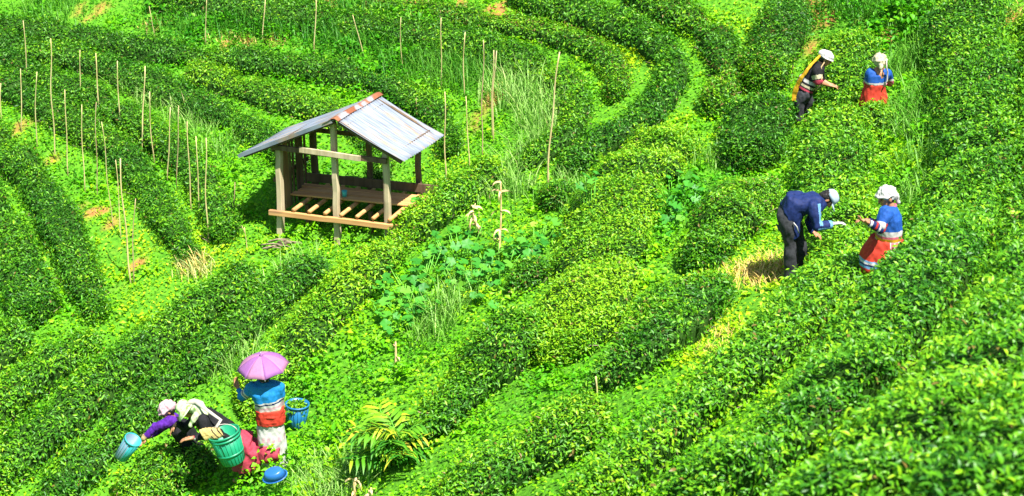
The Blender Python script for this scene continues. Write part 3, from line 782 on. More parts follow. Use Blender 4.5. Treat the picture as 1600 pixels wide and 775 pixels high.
    bm = bm_new(); bm_beam(bm, (XL - .14, -.10, z - .02), (XR + .24, -.10, z - .05), .06, .085, 0, 1, .004); bm_out('front_beam', bm, M['wood_warm'], hut, bevel=.006)
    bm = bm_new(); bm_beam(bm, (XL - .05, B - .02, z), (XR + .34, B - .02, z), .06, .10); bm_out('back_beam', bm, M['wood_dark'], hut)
    for k in range(7):
        x = XL + .25 + k * .27
        bm = bm_new(); bm_rod(bm, [(x + .03, -.10, z + .055), (x + .02, .3, z + .06), (x, B, z + .085)], [.033, .036, .034], 9); bm_out('joist', bm, M['wood_warm'], hut, True)
    for k, (ya, yb, xo) in enumerate(((.40, .56, 0), (.58, .74, .04), (.76, .90, -.03))):
        bm = bm_new(); bm_box(bm, ((XL + XR) / 2 + .12 + xo, (ya + yb) / 2, z + .125 + .004 * k), (XR - XL + .34, yb - ya, .028), Matrix.Rotation(.006 * (k - 1), 3, 'Y')); bm_out('floor_plank', bm, M['wood_warm'], hut, bevel=.005)
    # low back board and left wall boards
    bm = bm_new(); bm_box(bm, ((XL + XR) / 2 + .16, B - .09, z + .22), (XR - XL + .5, .03, .15)); bm_out('back_board', bm, M['wood_dark'], hut, bevel=.004)
    for k, (ya, wd, top) in enumerate(((.09, .17, 1.56), (.27, .12, 1.57), (.42, .05, 1.55), (.52, .04, 1.56), (.64, .14, 1.56), (.80, .05, 1.55), (.90, .05, 1.56))):
        bm = bm_new(); bm_box(bm, (XL - .045, ya + wd / 2, (z + top) / 2 - .03), (.022, wd, top - z + .1), Matrix.Rotation(random.uniform(-.02, .02), 3, 'X')); bm_out('wall_board', bm, M['wood_dark'] if k > 1 else M['wood_brown'], hut, bevel=.004)
    for zz in (.95, 1.45):
        bm = bm_new(); bm_beam(bm, (XL - .09, .02, zz), (XL - .09, B, zz + .02), .03, .06); bm_out('wall_rail', bm, M['wood_dark'], hut)
    bm = bm_new(); bm_beam(bm, (XL + .28, .35, gz(XL + .28, .35) - .1), (XL + .28, .35, z), .06, .06); bm_out('platform_leg', bm, M['wood_dark'], hut)
    bm = bm_new(); bm_beam(bm, (.28, .30, gz(.28, .30) - .1), (.28, .30, z), .055, .055); bm_out('platform_leg', bm, M['wood_dark'], hut)
    bm = bm_new(); bm_beam(bm, (.72, .9, gz(.72, .9) - .1), (.72, .9, z), .06, .06); bm_out('platform_leg', bm, M['wood_dark'], hut)
    for ch in hut.children: shear(ch)
    # small cup left on the platform
    c = Matrix.Rotation(rz, 3, 'Z') @ Vector((-.20, .50, z + .142)) + foot
    M['teal'] = noisy('teal_plastic', (.06, .42, .42), (.09, .5, .5), 12, .4, bump=0)
    bm = bm_new(); bm_lathe(bm, [(.001, 0), (.035, 0), (.045, .10), (.040, .10), (.031, .012), (.001, .012)], 16)
    o = bm_out('cup', bm, M['teal'], None, True); o.location = c; tag(o, 'small teal cup standing on the hut platform behind the middle post', 'cup')
build_hut()

# ------------------------------------------------------------------ bamboo stakes: (base, top, radius mm, old?, label)
STAKES = [
 ((2,188),(1,130),9,0,'short bamboo stake cut off by the left edge of the view'),
 ((32,206),(33,107),9,0,'bamboo stake second from the left edge, standing in weeds beside orange soil'),
 ((42,127),(37,32),9,0,'bamboo stake highest up at the far left, above the second hedge'),
 ((57,233),(57,112),9,0,'bamboo stake just right of the one beside orange soil at far left'),
 ((87,250),(79,60),11,0,'very long slightly bent bamboo stake at left, leaning left at its top'),
 ((107,275),(102,140),9,0,'bamboo stake right of the very long one at far left'),
 ((125,163),(125,78),9,0,'upright bamboo stake behind the left row, foot hidden in the hedge'),
 ((132,300),(127,163),9,0,'bamboo stake directly below the upright one with its foot hidden'),
 ((157,185),(149,83),12,0,'thick pale bamboo stake leaning left above the middle of the left rows'),
 ((153,310),(150,160),7,1,'thin dark bamboo stake directly below the thick pale leaning one'),
 ((176,358),(159,190),7,0,'thin bamboo stake leaning left beside the crossed pair, foot near orange soil'),
 ((187,205),(183,95),10,0,'bamboo stake right of the thick pale leaning one, standing clear of others'),
 ((220,237),(226,103),12,0,'tall straight bamboo stake leaning right in the pale grass left of the hut'),
 ((241,255),(233,143),9,0,'crooked bamboo stake just right of the tall right leaning one'),
 ((261,284),(267,168),10,0,'yellow bamboo stake leaning right, first of the five nearest the hut'),
 ((277,300),(280,165),8,1,'dull grey brown bamboo stake, second of the five nearest the hut'),
 ((300,330),(293,190),10,0,'straight bamboo stake, third of the five nearest the hut'),
 ((313,338),(307,213),10,0,'bamboo stake with a bent tip, fourth of the five nearest the hut'),
 ((325,377),(322,215),11,0,'wavy long bamboo stake, last of the five and nearest the hut'),
 ((190,375),(181,250),8,0,'thin bamboo stake behind the tall crossed pair'),
 ((205,442),(187,248),13,0,'longest bamboo stake of the crossed pair in the lower left weeds, leaning left'),
 ((208,445),(211,310),9,1,'shorter brown bamboo stake crossing the foot of the longest one'),
 ((366,345),(366,285),8,1,'short brown bamboo stake in the dark bush left of the hut'),
 ((386,395),(383,355),8,0,'very short forked stick in front of the hut\'s left post'),
 ((245,65),(232,10),9,0,'leaning bamboo stake near the top edge at left, leaning left'),
 ((230,57),(229,34),6,1,'thin short twig just left of the leaning stake near the top left'),
 ((321,70),(322,-6),9,0,'bamboo stake cut by the top edge, beside the dry straw patch'),
 ((410,70),(414,-4),9,0,'bamboo stake cut by the top edge, right end of the dry straw patch'),
 ((491,87),(494,-2),10,0,'bamboo stake at the top edge above the left roof slope'),
 ((570,95),(552,23),8,0,'bamboo stake leaning left above the hut\'s ridge'),
 ((629,112),(626,27),8,0,'straight bamboo stake above the right roof slope'),
 ((690,136),(690,28),10,0,'bamboo stake above the roof\'s right corner'),
 ((697,282),(695,143),11,0,'yellow bamboo stake touching the outline of the roof\'s right corner'),
 ((725,150),(726,50),10,0,'bamboo stake right of the one above the roof corner'),
 ((733,265),(727,150),9,0,'slightly crooked bamboo stake below and right of the roof corner'),
 ((753,248),(756,62),9,1,'long wavy bamboo stake left of the touching pair'),
 ((768,215),(771,78),10,0,'left bamboo stake of the touching pair right of the hut'),
 ((770,222),(775,79),11,0,'right bamboo stake of the touching pair right of the hut'),
 ((855,300),(874,81),15,0,'thickest and tallest pale bamboo stake leaning right at the centre'),
 ((653,185),(650,153),8,1,'short reddish stake showing above the back edge of the roof'),
 ((933,626),(932,588),12,0,'short upright cut stick between two hedges at bottom centre'),
 ((129,490),(128,462),9,2,'short fresh green stick on the hedge at lower left'),
]
M['green_stick'] = noisy('green_stick', (.10, .42, .03), (.2, .5, .06), 9, .6)
for (bx, by), (tx, ty), rmm, old, label in STAKES:
    b = G(bx, by); t = on_plane(tx, ty, b.y + random.uniform(-.08, .08))
    ax = (t - b); L = ax.length; k = max(4, int(L / .18)); pts, rad = [], []
    w1, w2, ph = random.uniform(-.012, .012) * L, random.uniform(-.02, .02), random.uniform(0, 6)
    for i in range(k + 1):
        f = i / k
        p = Vector(b) + ax * f - Vector((0, 0, .22 * (1 - f) if i == 0 else 0))
        p += Vector((w1 * math.sin(math.pi * f) + .011 * math.sin(f * L * 5 + ph), .01 * math.cos(f * 9 + ph), 0))
        pts.append(p); rad.append(rmm / 1000 * 1.05 * (1 - .35 * f) * (1.0 + (.12 if i % 2 else -.04)))
    bm = bm_new(); bm_rod(bm, [p - b for p in pts], rad, 8)
    if rmm < 14 and 'forked' in label:
        bm_rod(bm, [pts[-2] - b, pts[-1] - b + Vector((-.04, 0, .03))], [.007, .004], 6)
    o = bm_out('bamboo_stake', bm, M['bamboo_old'] if old == 1 else M['green_stick'] if old == 2 else M['bamboo'], None, True)
    o.location = b
    tag(o, label, 'bamboo stake', 'bamboo stakes stuck in the ground among the tea rows')

# ------------------------------------------------------------------ squash vines with big round leaves
def round_leaf_arrays(Pt, Nb, R, lobes=5):
    n = len(Pt); k = 15
    A = rng.normal(size=(n, 3)); A = nrm(A - (A * Nb).sum(-1, keepdims=True) * Nb); B = np.cross(Nb, A)
    a = np.linspace(.35, 2 * math.pi - .35, k)
    rr = 1 - .16 * (np.cos(a * lobes) * .5 + .5) - .05 * np.cos(a * 11)
    cup = .12 + .06 * np.cos(a * lobes)
    rim = Pt[:, None] + R[:, None, None] * (np.cos(a)[None, :, None] * A[:, None] + np.sin(a)[None, :, None] * B[:, None]) * rr[None, :, None] + Nb[:, None] * (R[:, None] * cup[None])[..., None]
    V = np.concatenate([Pt[:, None], rim], 1).reshape(-1, 3)
    base = np.arange(n)[:, None, None] * (k + 1)
    tri = np.stack([np.zeros(k-1, int), np.arange(1, k), np.arange(2, k+1)], -1)[None]
    L_ = (base + tri).reshape(-1)
    return V, L_, np.arange(n * (k-1)) * 3, k - 1
VINES = [((655,455),.55,26,.0,'squash vine with blue green leaves spreading below the hut\'s bright hedge'),
         ((720,405),.60,30,.05,'broad squash vine at the foot of the tall dry corn stalk'),
         ((780,430),.50,22,.1,'squash vine with yellowing leaves right of the tall dry corn stalk'),
         ((625,485),.40,14,.1,'small squash vine in the dark gap at the lower end of the squash patch'),
         ((835,385),.35,14,.35,'small yellowing squash vine beside the lime hedge, top of the squash patch'),
         ((1052,312),.40,18,.0,'squash vine with dark blue green leaves beside the lime hedge\'s right side'),
         ((1035,352),.32,12,.0,'lower small squash vine beside the lime hedge\'s right side'),
         ((925,300),.16,4,.0,'lone cluster of squash leaves on top of the lime hedge'),
         ((650,330),.14,4,.0,'few squash leaves at the hut platform\'s right end')]
for (px_, py_), r, nl, yel, label in VINES:
    onh = 'top of the lime' in label
    c = G(px_, py_, .5 if onh else 0.12)
    root = empty('squash_vine', c, label, 'squash vine', 'squash vines between the tea rows')
    nl = int(nl * 1.8)
    a = rng.uniform(0, 6.283, nl); rr = r * 1.25 * np.sqrt(rng.random(nl))
    x = c.x + rr * np.cos(a); y = c.y + rr * np.sin(a) * 1.25
    g0 = tz(x, y); hgt = rng.uniform(.10, .32, nl) + (.5 if onh else 0)
    Pt = np.stack([x, y, g0 + hgt], -1)
    Nb = nrm(np.array([.1, -.2, 1.0]) + rng.normal(size=(nl, 3)) * .35)
    R = rng.uniform(.045, .10, nl)
    V, l_, s_, kk = round_leaf_arrays(Pt - np.array(c), Nb, R)
    t = np.clip(rng.beta(2, 2.2, nl) * .75 + (rng.random(nl) < yel) * .35, 0, 1)
    link('foliage', raw_mesh('foliage', V, l_, s_, {'tint': np.repeat(t, kk)}), M['vine'], root)
    paths = [[np.array([x[i] * .6 + c.x * .4, y[i] * .6 + c.y * .4, g0[i]]) - np.array(c), np.array([x[i] * .85 + c.x * .15, y[i] * .85 + c.y * .15, g0[i] + hgt[i] * .6]) - np.array(c), Pt[i] - np.array(c)] for i in range(nl)]
    loop_ = [[np.array([r * .5 * math.cos(q), r * .5 * math.sin(q), float(tz(c.x + r * .5 * math.cos(q), c.y + r * .5 * math.sin(q))) - c.z + .02]) for q in np.linspace(0, 5.6, 24)]]
    tubes('stem', paths + loop_, [[.007, .006, .004]] * nl + [[.008] * 24], M['green_stick'], root, 5)

# ------------------------------------------------------------------ arching yellow-leaved cane plant at the bottom
def cane_plant():
    c = G(618, 722)
    root = empty('cane_plant', c, 'clump of arching cane with long yellow edged leaves at bottom centre left', 'cane plant')
    paths, rads, P_, A_, L_, T_, N_ = [], [], [], [], [], [], []
    for k in range(52):
        az = random.uniform(0, 6.283); reach = random.uniform(.25, .72); hh = random.uniform(.35, .95)
        d = Vector((math.cos(az), math.sin(az) * .8, 0)); b = Vector((random.uniform(-.15, .15), random.uniform(-.15, .15), -.05))
        pts = []
        for i in range(9):
            t = i / 8
            pts.append(b + d * reach * t ** 1.5 + Vector((0, 0, hh * (1.35 * t - .62 * t * t))))
        paths.append([np.array(p) for p in pts]); rads.append([.008 - .0006 * i for i in range(9)])
        yel = random.random()
        for i in range(2, 9):
            tdir = (pts[min(i+1, 8)] - pts[i-1]).normalized(); side = tdir.cross(Vector((0, 0, 1))).normalized()
            for s in (-1, 1):
                A = (side * s * 1.0 + tdir * .75 + Vector((0, 0, -.18 + random.uniform(-.15, .1)))).normalized()
                P_.append(pts[i]); A_.append(A); L_.append(random.uniform(.20, .34)); T_.append(min(1, max(0, -.02 + .75 * yel * (.3 + i / 9) + random.gauss(0, .15))))
                nn = A.cross(tdir) * s; nn = nn if nn.z > 0 else -nn
                N_.append(nn + Vector((0, 0, .4)))
    tubes('stem', paths, rads, M['green_stick'], root, 6)
    n = len(P_); L_ = np.array(L_)
    me = leaf_mesh('foliage', np.array(P_), nrm(np.array(N_)), L_, L_ * .17, np.array(T_), True, np.array(A_), droop=.22, fold=.25)
    link('foliage', me, M['cane'], root)
cane_plant()

# ------------------------------------------------------------------ dry corn stalks
def corn(base, top, label, nleaf=9, r=.014, bend=0.0, tassel=True, llen=.28):
    b = G(*base); t = on_plane(top[0], top[1], b.y); ax = t - b
    root = empty('dry_corn_stalk', b, label, 'corn stalk', 'dry corn stalks left standing')
    pts = [ax * (i / 8) + Vector((bend * math.sin(i / 8 * 3), 0, -.1 if i == 0 else 0)) for i in range(9)]
    bm = bm_new(); bm_rod(bm, pts, [r * (1.1 - .07 * i) * (1.15 if i % 2 else 1) for i in range(9)], 8); bm_out('stalk', bm, M['dry'], root, True)
    for k in range(nleaf):
        p = pts[random.randint(2, 8)]; az = random.uniform(0, 6.283); d = Vector((math.cos(az), math.sin(az), 0)); sd = Vector((-d.y, d.x, 0))
        L = llen * random.uniform(.6, 1.3); bm = bm_new(); rows = []
        for i in range(7):
            f = i / 6; c = p + d * L * (.55 * math.sin(f * 2.0)) + Vector((0, 0, L * (.35 * f - 1.0 * f * f)))
            w_ = .022 * (1 - f * .8); tw = sd * math.cos(f * 2.5 + k) + Vector((0, 0, 1)) * math.sin(f * 2.5 + k) * .7
            rows.append((bm.verts.new(c - tw * w_), bm.verts.new(c + tw * w_)))
        for i in range(6): bm.faces.new((rows[i][0], rows[i][1], rows[i+1][1], rows[i+1][0]))
        bm_out('leaf', bm, M['dry'], root, True)
corn((779,402),(782,284),'tall dry corn stalk standing in the squash patch at centre',16,.016,.02)
corn((752,362),(744,318),'bent dry corn stalk with drooping leaves left of the tall one',16,.013,-.08,llen=.24)
corn((619,582),(618,534),'short reddish dry corn stalk alone in lime green weeds',4,.02,0,llen=.13)
corn((556,778),(552,748),'withered pale corn stump at the bottom edge',10,.022,0,llen=.2)
corn((575,790),(580,762),'second pale corn stump at the bottom edge, right of the withered one',6,.018,0,llen=.15)

# dead branches in front of the hut
def branches():
    c = G(437, 392)
    bm = bm_new()
    for k in range(11):
        a = random.uniform(-.5, .5); L = random.uniform(.2, .5); o = Vector((random.uniform(-.22, .22), random.uniform(-.15, .15), random.uniform(.06, .16)))
        d = Vector((math.cos(a), math.sin(a), random.uniform(-.1, .2)))
        bm_rod(bm, [o - d * L * .5, o + Vector((0, 0, .03)), o + d * L * .5], [.014, .012, .005], 6)
    o = bm_out('dead_branches', bm, M['twig'], None, True); o.location = c
    tag(o, 'small heap of dead branches in front of the hut\'s left post', 'branch heap')
branches()
# ------------------------------------------------------------------ people
def plain(name, c, rough=.85, var=.18, scale=30, sheen=.0, spec=.2):
    c1 = tuple(max(0, v * (1 - var)) for v in c); c2 = tuple(min(1, v * (1 + var)) for v in c)
    return noisy(name, c1, c2, scale, rough, bump=.15, spec=spec, sheen=sheen)
M['skin'] = plain('skin', (.36, .17, .085), .5, .1, 18, spec=.4)
M['hair'] = plain('black_hair', (.012, .010, .009), .5, .3, 60, spec=.4)
M['eye'] = plain('dark_eye', (.015, .01, .008), .2, 0, spec=.5)
M['lip'] = plain('lip', (.30, .09, .07), .5, .1)
M['navy'] = plain('navy_cloth', (0.007, 0.017, 0.080), .7, .25)
M['sky'] = plain('light_blue_cloth', (0.110, 0.264, 0.429), .7, .1)
M['black'] = plain('black_cloth', (.010, .010, .012), .8, .3)
M['charcoal'] = plain('charcoal_cloth', (.030, .032, .036), .8, .3)
M['white'] = plain('white_cloth', (0.407, 0.402, 0.385), .8, .08)
M['cream'] = plain('cream_cloth', (0.396, 0.363, 0.231), .8, .12)
M['royal'] = plain('royal_blue_cloth', (0.011, 0.066, 0.275), .7, .2)
M['bright_blue'] = plain('bright_blue_cloth', (0.008, 0.154, 0.385), .7, .15)
M['red'] = plain('red_cloth', (0.319, 0.019, 0.014), .75, .2)
M['orange_red'] = plain('orange_red_cloth', (.40, .034, .018), .75, .15)
M['pink'] = plain('pink_cloth', (0.413, 0.088, 0.132), .8, .18)
M['pale_pink'] = plain('pale_pink_cloth', (0.440, 0.275, 0.319), .8, .12)
M['rose'] = plain('rose_cloth', (0.319, 0.036, 0.061), .8, .22)
M['purple'] = plain('purple_cloth', (0.066, 0.011, 0.209), .75, .2)
M['yellow'] = plain('yellow_cloth', (0.440, 0.253, 0.011), .75, .15)
M['pale_green'] = noisy('pale_green_print', (.32, .40, .19), (.46, .50, .36), 24, .8, bump=.1, c3=(.16, .32, .06), p3=.60, s3=16)
M['tan'] = plain('tan_cloth', (0.341, 0.248, 0.121), .85, .15)
M['lilac'] = plain('lilac_fabric', (.22, .085, .25), .6, .06)
M['pinklilac'] = plain('pink_lilac_fabric', (.30, .13, .24), .6, .06)
M['steel'] = plain('steel', (.4, .4, .42), .3, .05, spec=.6)
M['bucket_green'] = plain('green_plastic', (0.008, 0.220, 0.110), .4, .08, 10, spec=.5)
M['bucket_blue'] = plain('blue_plastic', (0.011, 0.132, 0.303), .4, .1, 10, spec=.5)
M['basket_teal'] = plain('teal_blue_plastic', (0.028, 0.275, 0.319), .4, .1, 10, spec=.5)
M['basket_grey'] = plain('grey_blue_plastic', (0.121, 0.187, 0.248), .5, .1, 10, spec=.4)
M['strap'] = plain('white_strap', (0.396, 0.363, 0.319), .8, .1)
M['straw_mat'] = noisy('woven_straw', (.34, .24, .07), (.48, .38, .15), 30, .8, (1, 8, 1), .4)

def uv_ball(bm, c, r, rot=None, seg=16, rings=10):
    res = bmesh.ops.create_uvsphere(bm, u_segments=seg, v_segments=rings, radius=1.0)
    r = (r, r, r) if isinstance(r, (int, float)) else r
    M4 = Matrix.Translation(Vector(c)) @ (rot.to_4x4() if rot is not None else Matrix.Identity(4)) @ Matrix.Diagonal((*r, 1))
    bmesh.ops.transform(bm, matrix=M4, verts=res['verts'])
def limb(bm, pts, rads, seg=12, flat=None):
    """rounded tapered chain through the joints"""
    P_ = [Vector(p) for p in pts]
    fine, fr = [], []
    for i in range(len(P_) - 1):
        for k in range(6):
            t = k / 6; fine.append(P_[i].lerp(P_[i+1], t)); fr.append(rads[i] + (rads[i+1] - rads[i]) * (t * t * (3 - 2 * t)))
    fine.append(P_[-1]); fr.append(rads[-1])
    bm_rod(bm, fine, fr, seg)
    for p, r in zip(P_, rads): uv_ball(bm, p, r, None, 12, 8)
def fuse(name, bm, mat, parent, voxel=.011, smooth=4, folds=0.0, fscale=.06, bands=None, seed=1):
    """one continuous skin over everything in bm"""
    me = bpy.data.meshes.new(name + '_tmp'); bm.to_mesh(me); bm.free()
    ob = bpy.data.objects.new(name + '_tmp', me); C.objects.link(ob)
    r = ob.modifiers.new('r', 'REMESH'); r.mode = 'VOXEL'; r.voxel_size = voxel
    s = ob.modifiers.new('s', 'SMOOTH'); s.iterations = smooth; s.factor = .5
    dg = bpy.context.evaluated_depsgraph_get(); dg.update()
    m2 = bpy.data.meshes.new_from_object(ob.evaluated_get(dg)); m2.name = name
    bpy.data.objects.remove(ob); bpy.data.meshes.remove(me)
    n = len(m2.vertices); co = np.empty(n * 3, np.float32); no = np.empty(n * 3, np.float32)
    m2.vertices.foreach_get('co', co); m2.vertices.foreach_get('normal', no); co = co.reshape(-1, 3); no = no.reshape(-1, 3)
    if folds:
        q = co.copy(); q[:, 2] *= .55
        folds *= 1.7
        co = co + no * (folds * noise(q, fscale, seed) + folds * .5 * noise(q, fscale * .45, seed + 3))[:, None]
        m2.vertices.foreach_set('co', co.astype(np.float32).ravel())
    m2.polygons.foreach_set('use_smooth', np.ones(len(m2.polygons), bool))
    m2.materials.clear()
    mats = mat if isinstance(mat, (list, tuple)) else [mat]
    o = link(name, m2, mats, parent)
    if bands is not None:
        cen = np.empty(len(m2.polygons) * 3, np.float32); m2.polygons.foreach_get('center', cen)
        m2.polygons.foreach_set('material_index', bands(cen.reshape(-1, 3)).astype(np.int32))
    m2.update()
    return o
def frame(fwd, up):
    f = Vector(fwd).normalized(); u = Vector(up); u = (u - f * u.dot(f)).normalized(); s = f.cross(u)
    return Matrix((s, f, u)).transposed()          # columns: right, forward, up
def head_into(bm, c, fwd, up, r=.092):
    R = frame(fwd, up); c = Vector(c); L = lambda x, y, z: c + R @ Vector((x, y, z)) * (r / .1)
    k = r / .1
    uv_ball(bm, L(0, -.008, .022), (.078*k, .098*k, .092*k), R)
    uv_ball(bm, L(0, .022, -.045), (.058*k, .066*k, .068*k), R)
    uv_ball(bm, L(0, .050, -.088), (.028*k, .026*k, .022*k), R, 10, 8)      # chin
    bm_rod(bm, [L(0, .088, .020), L(0, .106, -.018), L(0, .100, -.030)], [.009*k, .015*k, .013*k], 8)   # nose
    uv_ball(bm, L(.04, .066, -.02), (.022*k, .02*k, .018*k), R, 10, 8); uv_ball(bm, L(-.04, .066, -.02), (.022*k, .02*k, .018*k), R, 10, 8)
    for s in (-1, 1): uv_ball(bm, L(s * .078, -.008, -.012), (.012*k, .020*k, .032*k), R, 10, 8)       # ears
    return R, L, k
def face_parts(parent, R, L, k):
    for s in (-1, 1):
        bm = bm_new(); uv_ball(bm, L(s * .032, .083, .012), (.013*k, .008*k, .0065*k), R, 10, 8); bm_out('eye', bm, M['eye'], parent, True)
        bm = bm_new(); bm_rod(bm, [L(s * .016, .093, .030), L(s * .034, .090, .035), L(s * .052, .076, .029)], [.003*k, .0045*k, .003*k], 6); bm_out('eyebrow', bm, M['hair'], parent, True)
    bm = bm_new(); bm_rod(bm, [L(-.024, .079, -.058), L(0, .088, -.056), L(.024, .079, -.058)], [.003*k, .007*k, .003*k], 6); bm_out('mouth', bm, M['lip'], parent, True)
def hand_into(bm, wrist, fdir, palm_n, thumb_s=1, curl=.6, k=1.0):
    """palm, four unequal bent fingers and a thumb from the side of the palm"""
    f = Vector(fdir).normalized(); n = Vector(palm_n); n = (n - f * n.dot(f)).normalized(); s = f.cross(n) * thumb_s
    w_ = Vector(wrist)
    limb(bm, [w_, w_ + f * .025 * k], [.024 * k, .026 * k], 10)
    for t in (-.028, -.009, .009, .028):
        limb(bm, [w_ + f * .022 * k + s * t * .7 * k, w_ + f * .085 * k + s * t * k], [.015 * k, .014 * k], 8)
    for t, ln in ((.030, .070), (.010, .080), (-.010, .075), (-.029, .058)):
        p = w_ + f * .088 * k + s * t * k; a = 0; pts = [p - f * .01 * k]; d = f + s * t * 2.0
        for seg_, a_ in ((.45, .35), (.30, .55), (.25, .45)):
            a += a_ * curl
            p = p + (d * math.cos(a) + n * math.sin(a)).normalized() * ln * seg_ * k
            pts.append(p)
        limb(bm, pts, [.0098 * k, .0092 * k, .0085 * k, .0070 * k], 8)
    p = w_ + f * .028 * k + s * .030 * k
    limb(bm, [p - s * .012 * k, p + (s * .75 + f * .6).normalized() * .034 * k, p + (s * .75 + f * .6).normalized() * .034 * k + (f * .9 + n * .5).normalized() * .034 * k], [.015 * k, .0115 * k, .009 * k], 8)
def slab_chain(bm, rows, seg=22):
    """lofted torso / skirt: rows of (centre, right-vector*halfwidth, front-vector*halfdepth)"""
    rings = []
    for c, a, b in rows:
        c, a, b = Vector(c), Vector(a), Vector(b); ring = []
        for k in range(seg):
            t = 2 * math.pi * k / seg; ct, st = math.cos(t), math.sin(t)
            e = .82
            ring.append(bm.verts.new(c + a * math.copysign(abs(ct) ** e, ct) + b * math.copysign(abs(st) ** e, st)))
        rings.append(ring)
    for i in range(len(rings) - 1):
        for k in range(seg):
            bm.faces.new((rings[i][k], rings[i][(k+1) % seg], rings[i+1][(k+1) % seg], rings[i+1][k]))
    bm.faces.new(rings[0][::-1]); bm.faces.new(rings[-1])
    bmesh.ops.recalc_face_normals(bm, faces=bm.faces)

class Who:
    """joints from photo pixels at a person's own distance, local to the spot they stand on"""
    def __init__(self, foot_px, label, dy=0.0):
        self.g = G(*foot_px); self.g.y += 0; self.y = self.g.y + dy
        self.root = empty('person', Vector((self.g.x, self.y, float(tz(self.g.x, self.y)))), label, 'person')
        self.o = self.root.location.copy()
        self.s = F / (pix(np.array(self.o))[2])      # photo pixels per metre here
    def __call__(self, px, py, dy=0.0):
        return on_plane(px, py, self.y + dy) - self.o
def cloth_head(parent, name, R, L, k, mat, back=0.0, puff=1.0, tail=None, seed=3):
    """wrapped head cloth covering skull above the brow, knotted behind"""
    bm = bm_new()
    uv_ball(bm, L(0, -.018, .060), (.090*k*puff, .108*k*puff, .076*k*puff), R)
    uv_ball(bm, L(0, -.060, .020), (.078*k*puff, .070*k*puff, .075*k*puff), R)
    bm_rod(bm, [L(.086*math.cos(a)*puff, -.01+.108*math.sin(a)*puff, .052 - .03*(1 - math.sin(a)) * .5) for a in np.linspace(-math.pi, math.pi, 25)], [.014*k]*25, 8)
    if tail: limb(bm, [L(*p) for p in tail], [.03*k] + [.026*k] * (len(tail) - 1), 10)
    return fuse(name, bm, mat, parent, .008, 3, .011, .045, seed=seed)
V3 = Vector
CAMV = Vector((0, -1, .4)).normalized()

